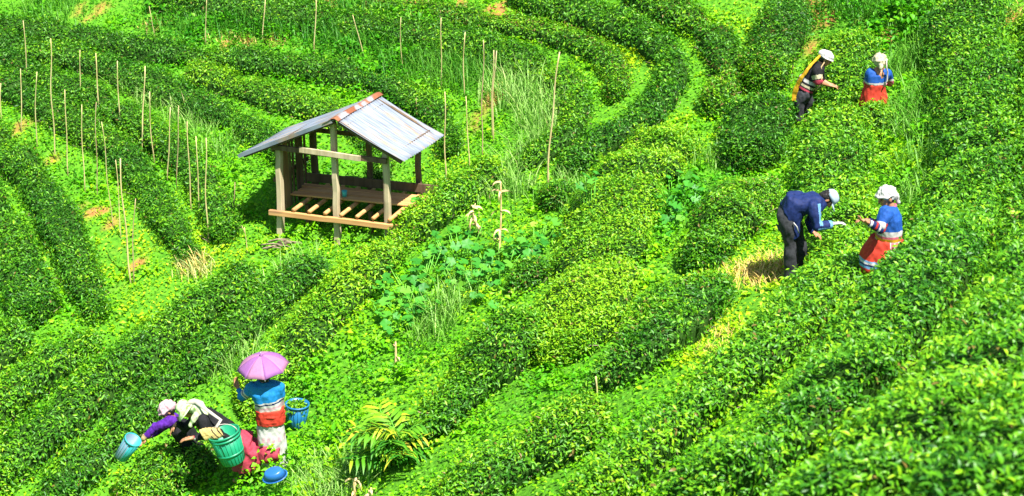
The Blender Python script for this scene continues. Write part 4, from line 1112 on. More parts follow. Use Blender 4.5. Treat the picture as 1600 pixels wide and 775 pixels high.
# ---- man in navy jacket bending right
def man_navy():
    w_ = Who((1240, 437), 'person in a navy jacket, dark trousers and pale cap stooping right over the hedge')
    hip, wst, chest, neck = w_(1231, 336), w_(1240, 318), w_(1264, 316), w_(1280, 313)
    hd = w_(1293, 311); fwd, up = V3((.42, -.10, -.90)), V3((.90, -.05, .42))
    bm = bm_new()
    R, L, k = head_into(bm, hd, fwd, up, .098)
    limb(bm, [neck - V3((.05, 0, .03)), neck - V3((0, 0, .01)), hd - R @ V3((0, .02, .04))], [.052, .052, .054])
    limb(bm, [hip, wst - V3((0, 0, .02)), chest - V3((0, 0, .03))], [.12, .10, .09])
    for dy in (-.17, .17): limb(bm, [chest + V3((0, dy * .6, -.02)), w_(1272, 322, dy)], [.06, .05])
    arms = [([w_(1273, 322, -.17), w_(1276, 353, -.24), w_(1297, 351, -.20)], V3((.95, -.1, .25)), V3((.1, -.2, -1)), 1),
            ([w_(1274, 318, .17), w_(1266, 345, .16), w_(1268, 361, .05)], V3((.8, -.3, -.4)), V3((0, 0, -1)), -1)]
    for j, d, n, s in arms:
        limb(bm, j, [.050, .040, .027]); hand_into(bm, j[2] + d.normalized() * .01, d, n, s, .7, 1.0)
    legs = [[w_(1229, 342, -.10), w_(1235, 390, -.09), w_(1235, 432, -.10)], [w_(1236, 342, .10), w_(1250, 380, .10), w_(1250, 424, .12)]]
    for j in legs:
        limb(bm, j, [.085, .058, .040]); limb(bm, [j[2], j[2] + V3((.15, 0, -.04))], [.042, .034])
    fuse('body', bm, M['skin'], w_.root, .0075, 2)
    face_parts(w_.root, R, L, k)
    # jacket
    bm = bm_new()
    ax = (chest - hip).normalized(); sidev = V3((0, 1, 0)); nv = ax.cross(sidev)
    slab_chain(bm, [(w_(1226, 352), sidev * .19, V3((.155, 0, .03))), (hip + V3((-.005, 0, -.01)), sidev * .195, nv * .165), (wst, sidev * .19, nv * .155), (chest, sidev * .205, nv * .145), (w_(1276, 315), sidev * .185, nv * .13), (w_(1284, 312), sidev * .12, nv * .095), (w_(1288, 312), sidev * .075, nv * .07)])
    slab_chain(bm, [(w_(1240, 366), sidev * .175, V3((.065, 0, .04))), (w_(1238, 340), sidev * .19, V3((.13, 0, .05))), (w_(1245, 325), sidev * .18, V3((.13, 0, .05)))])
    for j, d, n, s in arms: limb(bm, [j[0] + V3((-.02, 0, .01)), j[1], j[2]], [.082, .068, .050])
    a0, a1, a2 = arms[0][0]
    def bands(c):
        m = np.zeros(len(c), int)
        def seg_t(p, q):
            p, q = np.array(p), np.array(q); d = q - p; t = ((c - p) @ d) / (d @ d); r = np.linalg.norm(c - (p + np.clip(t, 0, 1)[:, None] * d), axis=1); return t, r
        t, r = seg_t(a0, a1); t2, r2 = seg_t(a1, a2)
        px_ = c[:, 0] - (a0.x + (a1.x - a0.x) * np.clip(t, 0, 1))
        m[(r < .105) & (t > -.1) & (t < 1.0) & (px_ > .030) & (px_ < .075) & (c[:, 1] < -.12)] = 1
        pz = c[:, 2] - (a1.z + (a2.z - a1.z) * np.clip(t2, 0, 1))
        m[(r2 < .09) & (t2 > .0) & (t2 < .9) & (pz < -.015) & (pz > -.05) & (c[:, 1] < -.15)] = 1
        m[(r2 < .075) & (t2 > .88)] = 1
        return m
    fuse('jacket', bm, [M['navy'], M['sky']], w_.root, .009, 4, .010, .09, bands)
    bm = bm_new(); bm_rod(bm, [w_(1240, 348, -.215), w_(1245, 354, -.215), w_(1248, 364, -.20)], [.008, .008, .008], 6); o = bm_out('pocket_trim', bm, M['white'], w_.root, True)
    # trousers
    bm = bm_new()
    for j in legs: limb(bm, [j[0], j[1], j[2] + V3((0, 0, .0))], [.112, .088, .080])
    limb(bm, [hip + V3((0, -.07, 0)), hip + V3((0, .07, 0))], [.135, .135])
    fuse('trousers', bm, M['charcoal'], w_.root, .010, 4, .012, .10)
    for j in legs:
        bm = bm_new(); limb(bm, [j[2] + V3((-.03, 0, -.045)), j[2] + V3((.09, 0, -.055)), j[2] + V3((.19, 0, -.065))], [.045, .045, .035]); fuse('shoe', bm, M['black'], w_.root, .009)
    # hair and cap
    bm = bm_new(); uv_ball(bm, L(0, -.025, .02), (.090*k, .098*k, .095*k), R); uv_ball(bm, L(0, -.065, -.03), (.078*k, .055*k, .07*k), R); fuse('hair', bm, M['hair'], w_.root, .009, 2, .004, .03)
    bm = bm_new(); bm_lathe(bm, [(.001, .150), (.045, .144), (.080, .118), (.098, .075), (.101, .040), (.094, .040), (.090, .075), (.001, .14)], 24, Matrix.Translation(L(0, -.004, 0)) @ R.to_4x4() @ Matrix.Diagonal((k, k * 1.1, k, 1))); cap = bm_out('cap', bm, M['white'], w_.root, True)
    M['cap_blue'] = plain('pale_blue_cap', (0.286, 0.363, 0.440), .8, .06); cap.data.materials[0] = M['cap_blue']
    bm = bm_new(); top, bot = [], []
    for i in range(13):
        a = math.radians(-62 + 124 * i / 12)
        for r_, lst in ((.095, 0), (.185 - .045 * abs(math.sin(a)), 1)):
            p = (r_ * math.sin(a) * (1 if lst == 0 else .78), r_ * math.cos(a) * 1.08, .043 - .02 * lst)
            top.append(bm.verts.new(L(*p))); bot.append(bm.verts.new(L(p[0], p[1], p[2] - .008)))
    for i in range(12):
        a, b, c, d = 2*i, 2*i+1, 2*i+3, 2*i+2
        bm.faces.new((top[a], top[b], top[c], top[d])); bm.faces.new((bot[d], bot[c], bot[b], bot[a])); bm.faces.new((top[b], bot[b], bot[c], top[c])); bm.faces.new((top[a], top[d], bot[d], bot[a]))
    bm_out('cap_brim', bm, M['cap_blue'], cap, True)
    # white cuff glove on the near hand
    j, d, n, s = arms[0]; bm = bm_new(); hand_into(bm, j[2] + d.normalized() * .01, d, n, s, .7, 1.16); fuse('glove', bm, M['white'], w_.root, .0065, 1)
man_navy()

# ---- woman in blue vest and red skirt, facing left
def woman_red():
    w_ = Who((1388, 452), 'person in royal blue top and red skirt with white head wrap, facing left')
    hip, wst, chest, neck = w_(1386, 382), w_(1389, 362), w_(1390, 338), w_(1391, 322)
    hd = w_(1385, 309); fwd, up = V3((-.93, -.28, -.28)), V3((-.22, 0, .97))
    bm = bm_new(); R, L, k = head_into(bm, hd, fwd, up, .096)
    limb(bm, [chest, neck, hd - R @ V3((0, .02, .03))], [.06, .052, .05])
    limb(bm, [hip, wst, chest], [.13, .115, .12])
    arms = [([w_(1384, 333, -.17), w_(1376, 357, -.26), w_(1359, 349, -.28)], V3((-.85, -.15, .35)), V3((0, .2, .95)), -1),
            ([w_(1386, 332, .16), w_(1374, 352, .14), w_(1358, 345, .02)], V3((-.9, -.2, .2)), V3((0, -.3, -.9)), 1)]
    for j, d, n, s in arms:
        limb(bm, [chest + V3((0, j[0].y * .5, .02)), *j], [.06, .048, .038, .026]); hand_into(bm, j[2] + d.normalized() * .01, d, n, s, .75, 1.05)
    for dy in (-.09, .09):
        limb(bm, [hip + V3((0, dy, 0)), V3((.02, dy, .40)), V3((.02, dy, .06))], [.08, .055, .04]); limb(bm, [V3((.02, dy, .05)), V3((-.13, dy, .03))], [.04, .032])
    fuse('body', bm, M['skin'], w_.root, .0075, 2); face_parts(w_.root, R, L, k)
    sv_ = V3((.12, 1, 0)).normalized(); fv = V3((-1, .12, 0))
    bm = bm_new()
    slab_chain(bm, [(w_(1388, 374), sv_ * .185, fv * .15), (wst, sv_ * .185, fv * .145), (chest, sv_ * .19, fv * .135), (w_(1391, 327), sv_ * .15, fv * .09), (w_(1391, 321), sv_ * .07, fv * .06)])
    for j, *_ in arms: limb(bm, [j[0] + V3((0, 0, 0)), j[0].lerp(j[1], .75)], [.082, .072])
    zc = w_(1390, 356).z; z2 = w_(1390, 366).z; z3 = w_(1390, 323).z
    a0, a1 = arms[0][0][0], arms[0][0][1]
    def bands(c):
        m = np.zeros(len(c), int)
        near_arm = np.linalg.norm(c[:, :2] - np.array([a1.x, a1.y]), axis=1) < .10
        m[(c[:, 2] < zc + .01)] = 1; m[(c[:, 2] < zc - .045)] = 2; m[c[:, 2] < z2] = 3; m[c[:, 2] < z2 - .03] = 1
        d = np.array(a1 - a0); t = ((c - np.array(a0)) @ d) / (d @ d); r = np.linalg.norm(c - (np.array(a0) + np.clip(t, 0, 1)[:, None] * d), axis=1)
        m[(r < .10) & (t > .66)] = 1
        m[(c[:, 0] > .085) & (m == 0) & (np.abs(c[:, 1]) < .10) & (c[:, 0] < .12)] = 4
        return m
    fuse('tunic', bm, [M['royal'], M['white'], M['pink'], M['yellow'], M['pink']], w_.root, .009, 3, .007, .07, bands)
    # striped sleeves
    for j, *_ in arms:
        bm = bm_new(); limb(bm, [j[0].lerp(j[1], .7), j[1], j[2].lerp(j[1], .15)], [.062, .060, .045])
        b = np.array(j[1]); dd = np.array((j[2] - j[1]).normalized())
        fuse('sleeve', bm, [M['navy'], M['white'], M['red']], w_.root, .008, 2, .004, .05, lambda c, b=b, dd=dd: (np.floor(((c - b) @ dd) / .022).astype(int) % 5 == 1) * 1 + (np.floor(((c - b) @ dd) / .022).astype(int) % 5 == 3) * 2)
    # skirt with striped front panel
    bm = bm_new(); rows = []
    zt, zb = w_(1388, 371).z, .20
    for i in range(9):
        f = i / 8; z = zt + (zb - zt) * f; ww = .185 + .075 * math.sin(f * 2.2); rows.append((V3((w_(1386, 372).x - .05 * math.sin(f * 3.0), 0, z)), sv_ * ww, fv * (ww * .98)))
    slab_chain(bm, rows, 40)
    zh = w_(1386, 402).z
    def sb(c):
        m = np.zeros(len(c), int); y = c[:, 1] * 1.0 - c[:, 0] * .55
        st = np.floor((c[:, 0] + .30) / .017).astype(int)
        panel = (c[:, 0] > -.075) & (c[:, 0] < .055) & (c[:, 1] < 0)
        m[panel] = 1; m[panel & (st % 3 == 1)] = 2
        h = (c[:, 2] - zh)
        m[(h < .03) & (h > .012)] = 3; m[(h <= .012) & (h > -.012)] = 2; m[(h <= -.012) & (h > -.035)] = 4; m[(h <= -.035) & (h > -.06)] = 3
        return m
    fuse('skirt', bm, [M['orange_red'], M['pink'], M['white'], M['sky'], M['navy']], w_.root, .010, 2, .012, .09, sb)
    bm = bm_new(); bm_rod(bm, [L(.055 * math.cos(a), -.03 + .06 * math.sin(a), -.125) for a in np.linspace(0, 6.283, 17)], [.019] * 17, 8); fuse('neck_scarf', bm, M['pink'], w_.root, .008, 2, .004, .03)
    cloth_head(w_.root, 'head_wrap', R, L, k, M['white'], puff=1.12, tail=[(0, -.10, .05), (0, -.135, -.03), (.01, -.125, -.11)])
    bm = bm_new(); uv_ball(bm, L(0, -.03, .0), (.084*k, .085*k, .085*k), R); fuse('hair', bm, M['hair'], w_.root, .009, 2)
    o = bm_new(); bm_box(o, w_(1350, 341, -.16), (.07, .05, .035), Matrix.Rotation(.5, 3, 'Y'))
    o.free()
woman_red()

# ---- far worker with yellow strap cloth, leaning right
def worker_strap():
    w_ = Who((1246, 190), 'person in black top and white hat with long yellow strap down the back')
    hip, wst, chest, neck = w_(1254, 146), w_(1260, 130), w_(1273, 112), w_(1282, 100)
    hd = w_(1290, 92); fwd, up = V3((.90, -.20, -.42)), V3((.38, 0, .92))
    bm = bm_new(); R, L, k = head_into(bm, hd, fwd, up, .10)
    limb(bm, [chest, neck, hd - R @ V3((0, .02, .03))], [.07, .055, .052]); limb(bm, [hip, wst, chest], [.13, .12, .12])
    arms = [([w_(1277, 110, -.18), w_(1279, 128, -.24), w_(1294, 133, -.18)], V3((.95, 0, -.2)), V3((0, 0, -1)), 1),
            ([w_(1278, 108, .17), w_(1284, 126, .2), w_(1297, 132, .15)], V3((.95, 0, -.2)), V3((0, 0, -1)), -1)]
    for j, d, n, s in arms:
        limb(bm, [chest + V3((0, j[0].y * .5, .02)), *j], [.065, .052, .041, .028]); hand_into(bm, j[2] + d.normalized() * .01, d, n, s, .7, 1.05)
    legs = [[hip + V3((-.02, -.1, 0)), w_(1248, 162, -.1), V3((0, -.1, .06))], [hip + V3((.03, .1, 0)), w_(1262, 160, .1), V3((.12, .1, .06))]]
    for j in legs: limb(bm, j, [.085, .058, .042]); limb(bm, [j[2], j[2] + V3((.14, 0, -.03))], [.042, .034])
    fuse('body', bm, M['skin'], w_.root, .0085, 2); face_parts(w_.root, R, L, k)
    sv_ = V3((0, 1, 0)); ax = (chest - hip).normalized(); nv = ax.cross(sv_)
    bm = bm_new(); slab_chain(bm, [(w_(1256, 140), sv_ * .185, nv * .145), (wst, sv_ * .185, nv * .14), (chest, sv_ * .195, nv * .13), (w_(1279, 104), sv_ * .15, nv * .10), (w_(1283, 99), sv_ * .07, nv * .065)])
    for j, *_ in arms: limb(bm, [j[0], j[0].lerp(j[1], .9)], [.08, .068])
    zc = w_(1265, 122).z; a0, a1 = arms[0][0][0], arms[0][0][1]
    def bands(c):
        h = (c - np.array(wst)) @ np.array(ax); m = np.zeros(len(c), int)
        m[(h < .085) & (h > .035)] = 1; m[(h < -.0) & (h > -.035)] = 2; m[(h < -.055) & (h > -.085)] = 3
        d = np.array(a1 - a0); t = ((c - np.array(a0)) @ d) / (d @ d); r = np.linalg.norm(c - (np.array(a0) + np.clip(t, 0, 1)[:, None] * d), axis=1)
        arm = (r < .098) & (t > .0); m[arm] = 0; m[arm & (t > .40) & (t < .75)] = 2; m[arm & (t > .85)] = 3
        return m
    fuse('top', bm, [M['black'], M['white'], M['cream'], M['rose']], w_.root, .010, 3, .007, .08, bands)
    bm = bm_new()
    for j in legs: limb(bm, j, [.115, .09, .075])
    limb(bm, [hip + V3((0, -.07, 0)), hip + V3((0, .07, 0))], [.135, .135]); fuse('trousers', bm, M['charcoal'], w_.root, .011, 3, .012, .09)
    bm = bm_new(); uv_ball(bm, L(0, -.02, .055), (.115*k, .135*k, .075*k), R); bm_lathe(bm, [(.08, .035), (.128, .030), (.132, .018), (.08, .02)], 24, Matrix.Translation(L(0, .0, 0)) @ R.to_4x4()); fuse('hat', bm, M['white'], w_.root, .009, 3, .006, .05)
    bm = bm_new(); uv_ball(bm, L(0, -.03, .0), (.086*k, .088*k, .088*k), R); fuse('hair', bm, M['hair'], w_.root, .009, 2)
    # tumpline cloth: from the crown down the back
    pts = [L(0, -.06, .12), w_(1272, 96, -.12), w_(1262, 108, -.20), w_(1252, 122, -.20), w_(1245, 135, -.17), w_(1241, 148, -.15), w_(1240, 158, -.15)]
    bm = bm_new(); rows = []
    for i, p in enumerate(pts):
        p = V3(p); wd = .016 + .006 * i if i < 6 else .035; t = (V3(pts[min(i+1, 6)]) - V3(pts[max(i-1, 0)])).normalized(); sd_ = t.cross(V3((0, -1, .2))).normalized()
        rows.append((p, sd_ * wd, V3((0, -.008, .002))))
    slab_chain(bm, rows, 14); fuse('strap_cloth', bm, M['yellow'], w_.root, .007, 2, .004, .05)
    bm = bm_new(); bm_rod(bm, [L(0, .02, .10), w_(1283, 105, -.14), w_(1284, 122, -.27), w_(1280, 135, -.26), w_(1274, 142, -.2)], [.011] * 5, 7); bm_out('shoulder_strap', bm, M['tan'], w_.root, True)
worker_strap()

# ---- far worker in blue, back turned
def worker_blue():
    w_ = Who((1370, 192), 'person with back turned in a short blue top, red skirt and cream head cloth')
    hip, wst, chest, neck = w_(1366, 142), w_(1368, 128), w_(1373, 116), w_(1376, 107)
    hd = w_(1375, 98); fwd, up = V3((.35, .85, -.25)), V3((-.05, .2, 1))
    bm = bm_new(); R, L, k = head_into(bm, hd, fwd, up, .098)
    limb(bm, [chest, neck, hd - R @ V3((0, .0, .03))], [.07, .055, .052]); limb(bm, [hip, wst, chest], [.125, .11, .12])
    arms = [([w_(1360, 114, -.02), w_(1355, 130, .12), w_(1366, 134, .34)], V3((.3, .95, 0)), V3((0, 0, -1)), 1),
            ([w_(1386, 115, .08), w_(1391, 130, .2), w_(1387, 132, .4)], V3((-.1, .95, 0)), V3((0, 0, -1)), -1)]
    for j, d, n, s in arms:
        limb(bm, [chest + (j[0] - chest) * .5, *j], [.065, .052, .041, .028]); hand_into(bm, j[2] + d.normalized() * .01, d, n, s, .7, 1.05)
    for dx in (-.09, .09):
        limb(bm, [hip + V3((dx, 0, 0)), V3((dx, .05, .4)), V3((dx, 0, .06))], [.085, .056, .042]); limb(bm, [V3((dx, 0, .05)), V3((dx, .14, .03))], [.042, .034])
    fuse('body', bm, M['skin'], w_.root, .0085, 2); face_parts(w_.root, R, L, k)
    sv_ = V3((.95, .25, 0)); nv = V3((-.25, .95, 0))
    bm = bm_new(); slab_chain(bm, [(w_(1370, 131), sv_ * .17, nv * .125), (wst, sv_ * .172, nv * .13), (chest, sv_ * .19, nv * .125), (w_(1375, 110), sv_ * .14, nv * .09), (w_(1376, 107), sv_ * .065, nv * .06)])
    for j, *_ in arms: limb(bm, [j[0], j[0].lerp(j[1], .9)], [.08, .07])
    zc = w_(1370, 126).z
    fuse('top', bm, [M['royal'], M['white'], M['pink']], w_.root, .010, 3, .007, .08, lambda c: (c[:, 2] < zc).astype(int) + (c[:, 2] < zc - .035))
    bm = bm_new(); rows = []; zt = w_(1368, 130).z
    for i in range(9):
        f = i / 8; ww = .150 + .05 * math.sin(f * 2); rows.append((V3((hip.x, 0, zt + (.18 - zt) * f)), sv_ * ww, nv * ww * .85))
    slab_chain(bm, rows, 36); fuse('skirt', bm, M['orange_red'], w_.root, .011, 2, .012, .09)
    cloth_head(w_.root, 'head_wrap', R, L, k, M['cream'], puff=1.16, tail=[(0, -.10, .02), (.03, -.11, -.07)])
    bm = bm_new(); bm_rod(bm, [L(.05, .04, .115), L(.105, -.04, .05), L(.12, -.12, -.08), w_(1387, 112, -.12), w_(1386, 126, -.14), w_(1381, 136, -.14)], [.011] * 6, 7); bm_out('shoulder_strap', bm, M['strap'], w_.root, True)
worker_blue()

# ---- woman under the lilac umbrella, back turned
def woman_umbrella():
    w_ = Who((424, 742), 'person seen from behind in a striped blue sweater, red sash and white skirt')
    hip, wst, chest, neck = w_(421, 668), w_(420, 645), w_(415, 612), w_(413, 594)
    hd = w_(411, 587); fwd, up = V3((-.45, .88, -.1)), V3((-.05, .05, 1))
    bm = bm_new(); R, L, k = head_into(bm, hd, fwd, up, .095)
    limb(bm, [chest, neck, hd - R @ V3((0, .0, .03))], [.07, .055, .052]); limb(bm, [hip, wst, chest], [.13, .115, .12])
    arms = [([w_(395, 606, 0), w_(379, 620, .05), w_(373, 609, .16)], V3((-.35, .5, .75)), V3((.3, -.2, 0)), -1),
            ([w_(435, 606, .02), w_(438, 634, .10), w_(424, 634, .30)], V3((-.6, .7, .1)), V3((0, 0, -1)), 1)]
    for j, d, n, s in arms:
        limb(bm, [chest + (j[0] - chest) * .5 + V3((0, 0, .03)), *j], [.065, .050, .040, .027]); hand_into(bm, j[2] + d.normalized() * .01, d, n, s, .7, 1.05)
    for dx in (-.09, .09):
        limb(bm, [hip + V3((dx, 0, 0)), V3((dx, .03, .4)), V3((dx, 0, .06))], [.085, .056, .042]); limb(bm, [V3((dx, 0, .05)), V3((dx, .14, .03))], [.042, .034])
    fuse('body', bm, M['skin'], w_.root, .0075, 2); face_parts(w_.root, R, L, k)
    sv_ = V3((.98, .18, 0)); nv = V3((-.18, .98, 0))
    bm = bm_new(); slab_chain(bm, [(w_(421, 642), sv_ * .168, nv * .14), (w_(419, 630), sv_ * .178, nv * .145), (chest, sv_ * .215, nv * .145), (w_(414, 600), sv_ * .18, nv * .11), (w_(413, 595), sv_ * .075, nv * .065)])
    for j, *_ in arms: limb(bm, [*j[:2], j[2].lerp(j[1], .12)], [.085, .068, .045])
    a1, a2 = arms[0][0][1], arms[0][0][2]; a0 = arms[0][0][0]
    zc = w_(418, 625).z
    def bands(c):
        m = np.zeros(len(c), int); h = c[:, 2] + c[:, 0] * -.10 - zc
        torso = np.abs(c[:, 0] - chest.x) < .24
        for lo, hi, i in ((.02, .0, 1), (-.0, -.022, 3), (-.022, -.055, 1), (-.055, -.085, 4), (-.085, -.115, 1), (-.115, -.14, 2), (-.14, -.17, 5)):
            m[torso & (h <= lo) & (h > hi)] = i
        d = np.array(a1 - a0); t = ((c - np.array(a0)) @ d) / (d @ d); r = np.linalg.norm(c - (np.array(a0) + np.clip(t, 0, 1)[:, None] * d), axis=1)
        arm = (c[:, 0] < a0.x - .055); m[arm] = 0; m[arm & (t > .45) & (t < .75)] = 1; m[arm & (t > .58) & (t < .64)] = 3
        return m
    fuse('sweater', bm, [M['bright_blue'], M['white'], M['cream'], M['navy'], M['pale_pink'], M['yellow']], w_.root, .009, 3, .008, .08, bands)
    zs = w_(422, 638).z
    bm = bm_new(); slab_chain(bm, [(w_(423, 659), sv_ * .19, nv * .16), (w_(423, 650), sv_ * .192, nv * .16), (w_(422, 641), sv_ * .185, nv * .155), (w_(421, 637), sv_ * .19, nv * .15)]); 
    for dz in (645, 653): bm_rod(bm, [w_(423, dz) + sv_ * .182 * math.cos(a) + nv * .152 * math.sin(a) for a in np.linspace(0, 6.283, 29)], [.017] * 29, 8)
    fuse('sash', bm, M['orange_red'], w_.root, .009, 2, .006, .05)
    bm = bm_new(); rows = []; zt = w_(422, 656).z
    for i in range(9):
        f = i / 8; ww = .168 + .03 * math.sin(f * 2); rows.append((V3((w_(423, 660).x, 0, zt + (.15 - zt) * f)), sv_ * ww, nv * ww * .85))
    slab_chain(bm, rows, 36); zl = w_(422, 676).z
    fuse('skirt', bm, [M['white'], M['pale_pink'], M['black']], w_.root, .010, 2, .010, .08, lambda c: ((c[:, 2] < zl) & (c[:, 2] > zl - .07)) * 1 * (np.sin(c[:, 0] * 90) > -.2) + ((c[:, 2] < zl + .01) & (c[:, 2] > zl - .05) & (c[:, 0] > w_(405, 0).x) & (c[:, 0] < w_(412, 0).x)) * 1 * 1)
    bm = bm_new(); uv_ball(bm, L(0, -.025, .015), (.090*k, .095*k, .098*k), R); uv_ball(bm, L(0, -.085, -.035), (.045*k, .035*k, .04*k), R); fuse('hair', bm, M['hair'], w_.root, .009, 2, .004, .03)
    # umbrella: rests on the shoulder strap, shaft down behind the head
    top = w_(408, 555, .05) + w_.o
    um = empty('umbrella', top, 'small lilac and pink umbrella shading the person in the striped sweater', 'umbrella')
    tilt = Matrix.Rotation(math.radians(-4), 3, 'Y') @ Matrix.Rotation(math.radians(6), 3, 'X')
    Rr, H, n = .345, .175, 8
    def rib(a, t): 
        return V3((Rr * t * math.cos(a), Rr * t * math.sin(a), -H * (t ** 1.9)))
    for g in range(n):
        bm = bm_new(); a0_, a1_ = 2*math.pi*g/n + .2, 2*math.pi*(g+1)/n + .2; grid = []
        for i in range(8):
            t = i / 7; row = []
            for j_ in range(7):
                u = j_ / 6; p = rib(a0_, t).lerp(rib(a1_, t), u); sag = math.sin(math.pi * u) * t
                p = p * 1.0; p.z -= 0; p += V3((p.x, p.y, 0)) * (.06 * math.sin(math.pi * u)) * (1 - .9 * t ** 3); p.z -= .012 * sag * (1 - t) - .008 * sag * t
                row.append(bm.verts.new(tilt @ p))
            grid.append(row)
        for i in range(7):
            for j_ in range(6):
                if i == 0 and False: continue
                bm.faces.new((grid[i][j_], grid[i][j_+1], grid[i+1][j_+1], grid[i+1][j_]))
        bmesh.ops.remove_doubles(bm, verts=bm.verts, dist=.0004)
        ext = bmesh.ops.solidify(bm, geom=list(bm.faces), thickness=.0015)
        o = bm_out('canopy_panel', bm, M['lilac'] if g % 2 == 0 else M['pinklilac'], um, True)
    for g in range(n):
        a = 2*math.pi*g/n + .2; bm = bm_new(); bm_rod(bm, [tilt @ (rib(a, t) + V3((0, 0, -.006))) for t in (0.03, .3, .6, .85, 1.03)], [.0035] * 5, 6); bm_out('rib', bm, M['steel'], um, True)
    bm = bm_new(); bm_lathe(bm, [(.001, .035), (.008, .03), (.014, .008), (.034, -.004), (.001, -.006)], 12, tilt.to_4x4()); bm_out('tip', bm, M['lilac'], um, True)
    bm = bm_new(); bm_rod(bm, [tilt @ V3((0, 0, .05)), tilt @ V3((0, 0, -.02)), tilt @ V3((0.02, -.0, -.20)), tilt @ V3((.03, .10, -.42))], [.004, .006, .006, .006], 8); bm_out('shaft', bm, M['steel'], um, True)
woman_umbrella()

# ---- picker with green print hat and scarf, stooping left; carries the green bucket
def woman_greenhat():
    w_ = Who((385, 752), 'person in black stooping left with a pale green print hat and scarf, rose skirt behind')
    hip, wst, chest, neck = w_(378, 694), w_(352, 676), w_(322, 656), w_(304, 648)
    hd = w_(291, 640, .02); fwd, up = V3((-.70, -.12, -.70)), V3((-.70, .05, .72))
    bm = bm_new(); R, L, k = head_into(bm, hd, fwd, up, .095)
    limb(bm, [chest, neck, hd - R @ V3((0, .0, .03))], [.07, .055, .052]); limb(bm, [hip, wst, chest], [.13, .115, .125])
    arms = [([w_(318, 655, -.18), w_(322, 680, -.24), w_(302, 684, -.30)], V3((-.95, -.1, -.12)), V3((0, -.1, -1)), -1),
            ([w_(312, 648, .17), w_(290, 668, .20), w_(276, 662, .12)], V3((-.6, -.2, -.7)), V3((.5, 0, -.8)), 1)]
    for j, d, n, s in arms:
        limb(bm, [chest + (j[0] - chest) * .5, *j], [.07, .052, .040, .028]); hand_into(bm, j[2] + d.normalized() * .01, d, n, s, .6, 1.1)
    legs = [[hip + V3((0, -.10, 0)), V3((-.02, -.08, .36)), V3((.0, -.08, .06))], [hip + V3((.05, .1, 0)), V3((.05, .1, .36)), V3((.05, .1, .06))]]
    for j in legs: limb(bm, j, [.085, .056, .042]); limb(bm, [j[2], j[2] + V3((-.14, 0, -.02))], [.042, .034])
    fuse('body', bm, M['skin'], w_.root, .0075, 2); face_parts(w_.root, R, L, k)
    ax = (chest - hip).normalized(); sv_ = V3((0, 1, 0)); nv = ax.cross(sv_)
    bm = bm_new(); slab_chain(bm, [(w_(368, 690), sv_ * .19, nv * .16), (wst, sv_ * .19, nv * .155), (chest, sv_ * .205, nv * .145), (w_(308, 648), sv_ * .17, nv * .11), (neck, sv_ * .075, nv * .07)])
    for j, *_ in arms: limb(bm, [*j[:2], j[2].lerp(j[1], .2)], [.082, .068, .050])
    p = np.array(w_(312, 668, -.1)); 
    def bands(c):
        m = np.zeros(len(c), int); h = (c - np.array(chest)) @ np.array(ax)
        q = (c[:, 2] < chest.z - .02) & (c[:, 1] < .1) & (h > -.06) & (np.linalg.norm(c - np.array(arms[0][0][1]), axis=1) > .16)
        m[q & (h > -.02) & (h < .02)] = 1; m[q & (h >= .02) & (h < .07)] = 2; m[q & (h >= .07) & (h < .085)] = 1
        return m
    fuse('blouse', bm, [M['black'], M['white'], M['rose']], w_.root, .009, 3, .009, .09, bands)
    # skirt: over hips, hanging behind to the right
    bm = bm_new()
    slab_chain(bm, [(w_(366, 688), sv_ * .19, nv * .155), (hip + V3((.05, 0, .0)), sv_ * .22, nv * .17), (w_(398, 702), sv_ * .23, V3((.10, 0, .15))), (w_(410, 712), sv_ * .24, V3((.10, 0, .11)))], 30)
    slab_chain(bm, [(w_(384, 690), sv_ * .20, V3((.14, 0, 0))), (w_(390, 712), sv_ * .24, V3((.22, 0, 0))), (w_(390, 727), sv_ * .25, V3((.23, 0, .02)))], 30)
    slab_chain(bm, [(w_(400, 702, -.05), V3((0, .16, 0)), V3((.02, 0, .10))), (w_(418, 706, -.12), V3((0, .18, 0)), V3((.02, 0, .13))), (w_(437, 707, -.14), V3((0, .12, 0)), V3((.01, 0, .08)))], 24)
    fuse('skirt', bm, M['rose'], w_.root, .011, 3, .014, .10)
    bm = bm_new()
    for j in legs: limb(bm, j, [.10, .075, .055])
    fuse('leggings', bm, M['charcoal'], w_.root, .011, 2, .006, .08)
    # soft brimmed hat, cloth over neck
    Rt = R.to_4x4()
    bm = bm_new(); bm_lathe(bm, [(.001, .138), (.05, .134), (.085, .112), (.100, .07), (.104, .045), (.150, .018), (.192, -.020), (.194, -.028), (.150, .008), (.100, .032), (.094, .06), (.08, .10), (.001, .128)], 32, Matrix.Translation(L(0, -.005, .012)) @ Rt @ Matrix.Rotation(-.12, 4, 'X'), .07); bm_out('hat', bm, M['pale_green'], w_.root, True)
    bm = bm_new(); uv_ball(bm, L(0, -.075, -.03), (.085, .07, .10), R); limb(bm, [L(0, -.08, -.04), w_(308, 636, -.02), w_(318, 646, -.05)], [.085, .105, .085]); limb(bm, [w_(305, 650, -.15), w_(298, 664, -.17)], [.05, .032]); fuse('neck_scarf', bm, M['pale_green'], w_.root, .009, 2, .010, .06)
    bm = bm_new(); uv_ball(bm, L(0, -.03, .0), (.086*k, .088*k, .088*k), R); fuse('hair', bm, M['hair'], w_.root, .009, 2)
    # green bucket slung from a head strap, lying on her near side
    c = w_(357, 697, -.34) + w_.o
    bk = empty('bucket', c, 'green plastic bucket hanging tilted from a white strap at the stooping figure\'s side', 'bucket')
    up_ = V3((-.22, -.42, .88)).normalized(); Rb = frame(V3((0, -1, 0)), up_).to_4x4()
    bm = bm_new(); bm_lathe(bm, [(.001, -.235), (.150, -.235), (.156, -.225), (.205, .20), (.200, .20), (.150, -.222), (.001, -.225)], 36, Rb); bm_out('wall', bm, M['bucket_green'], bk, True)
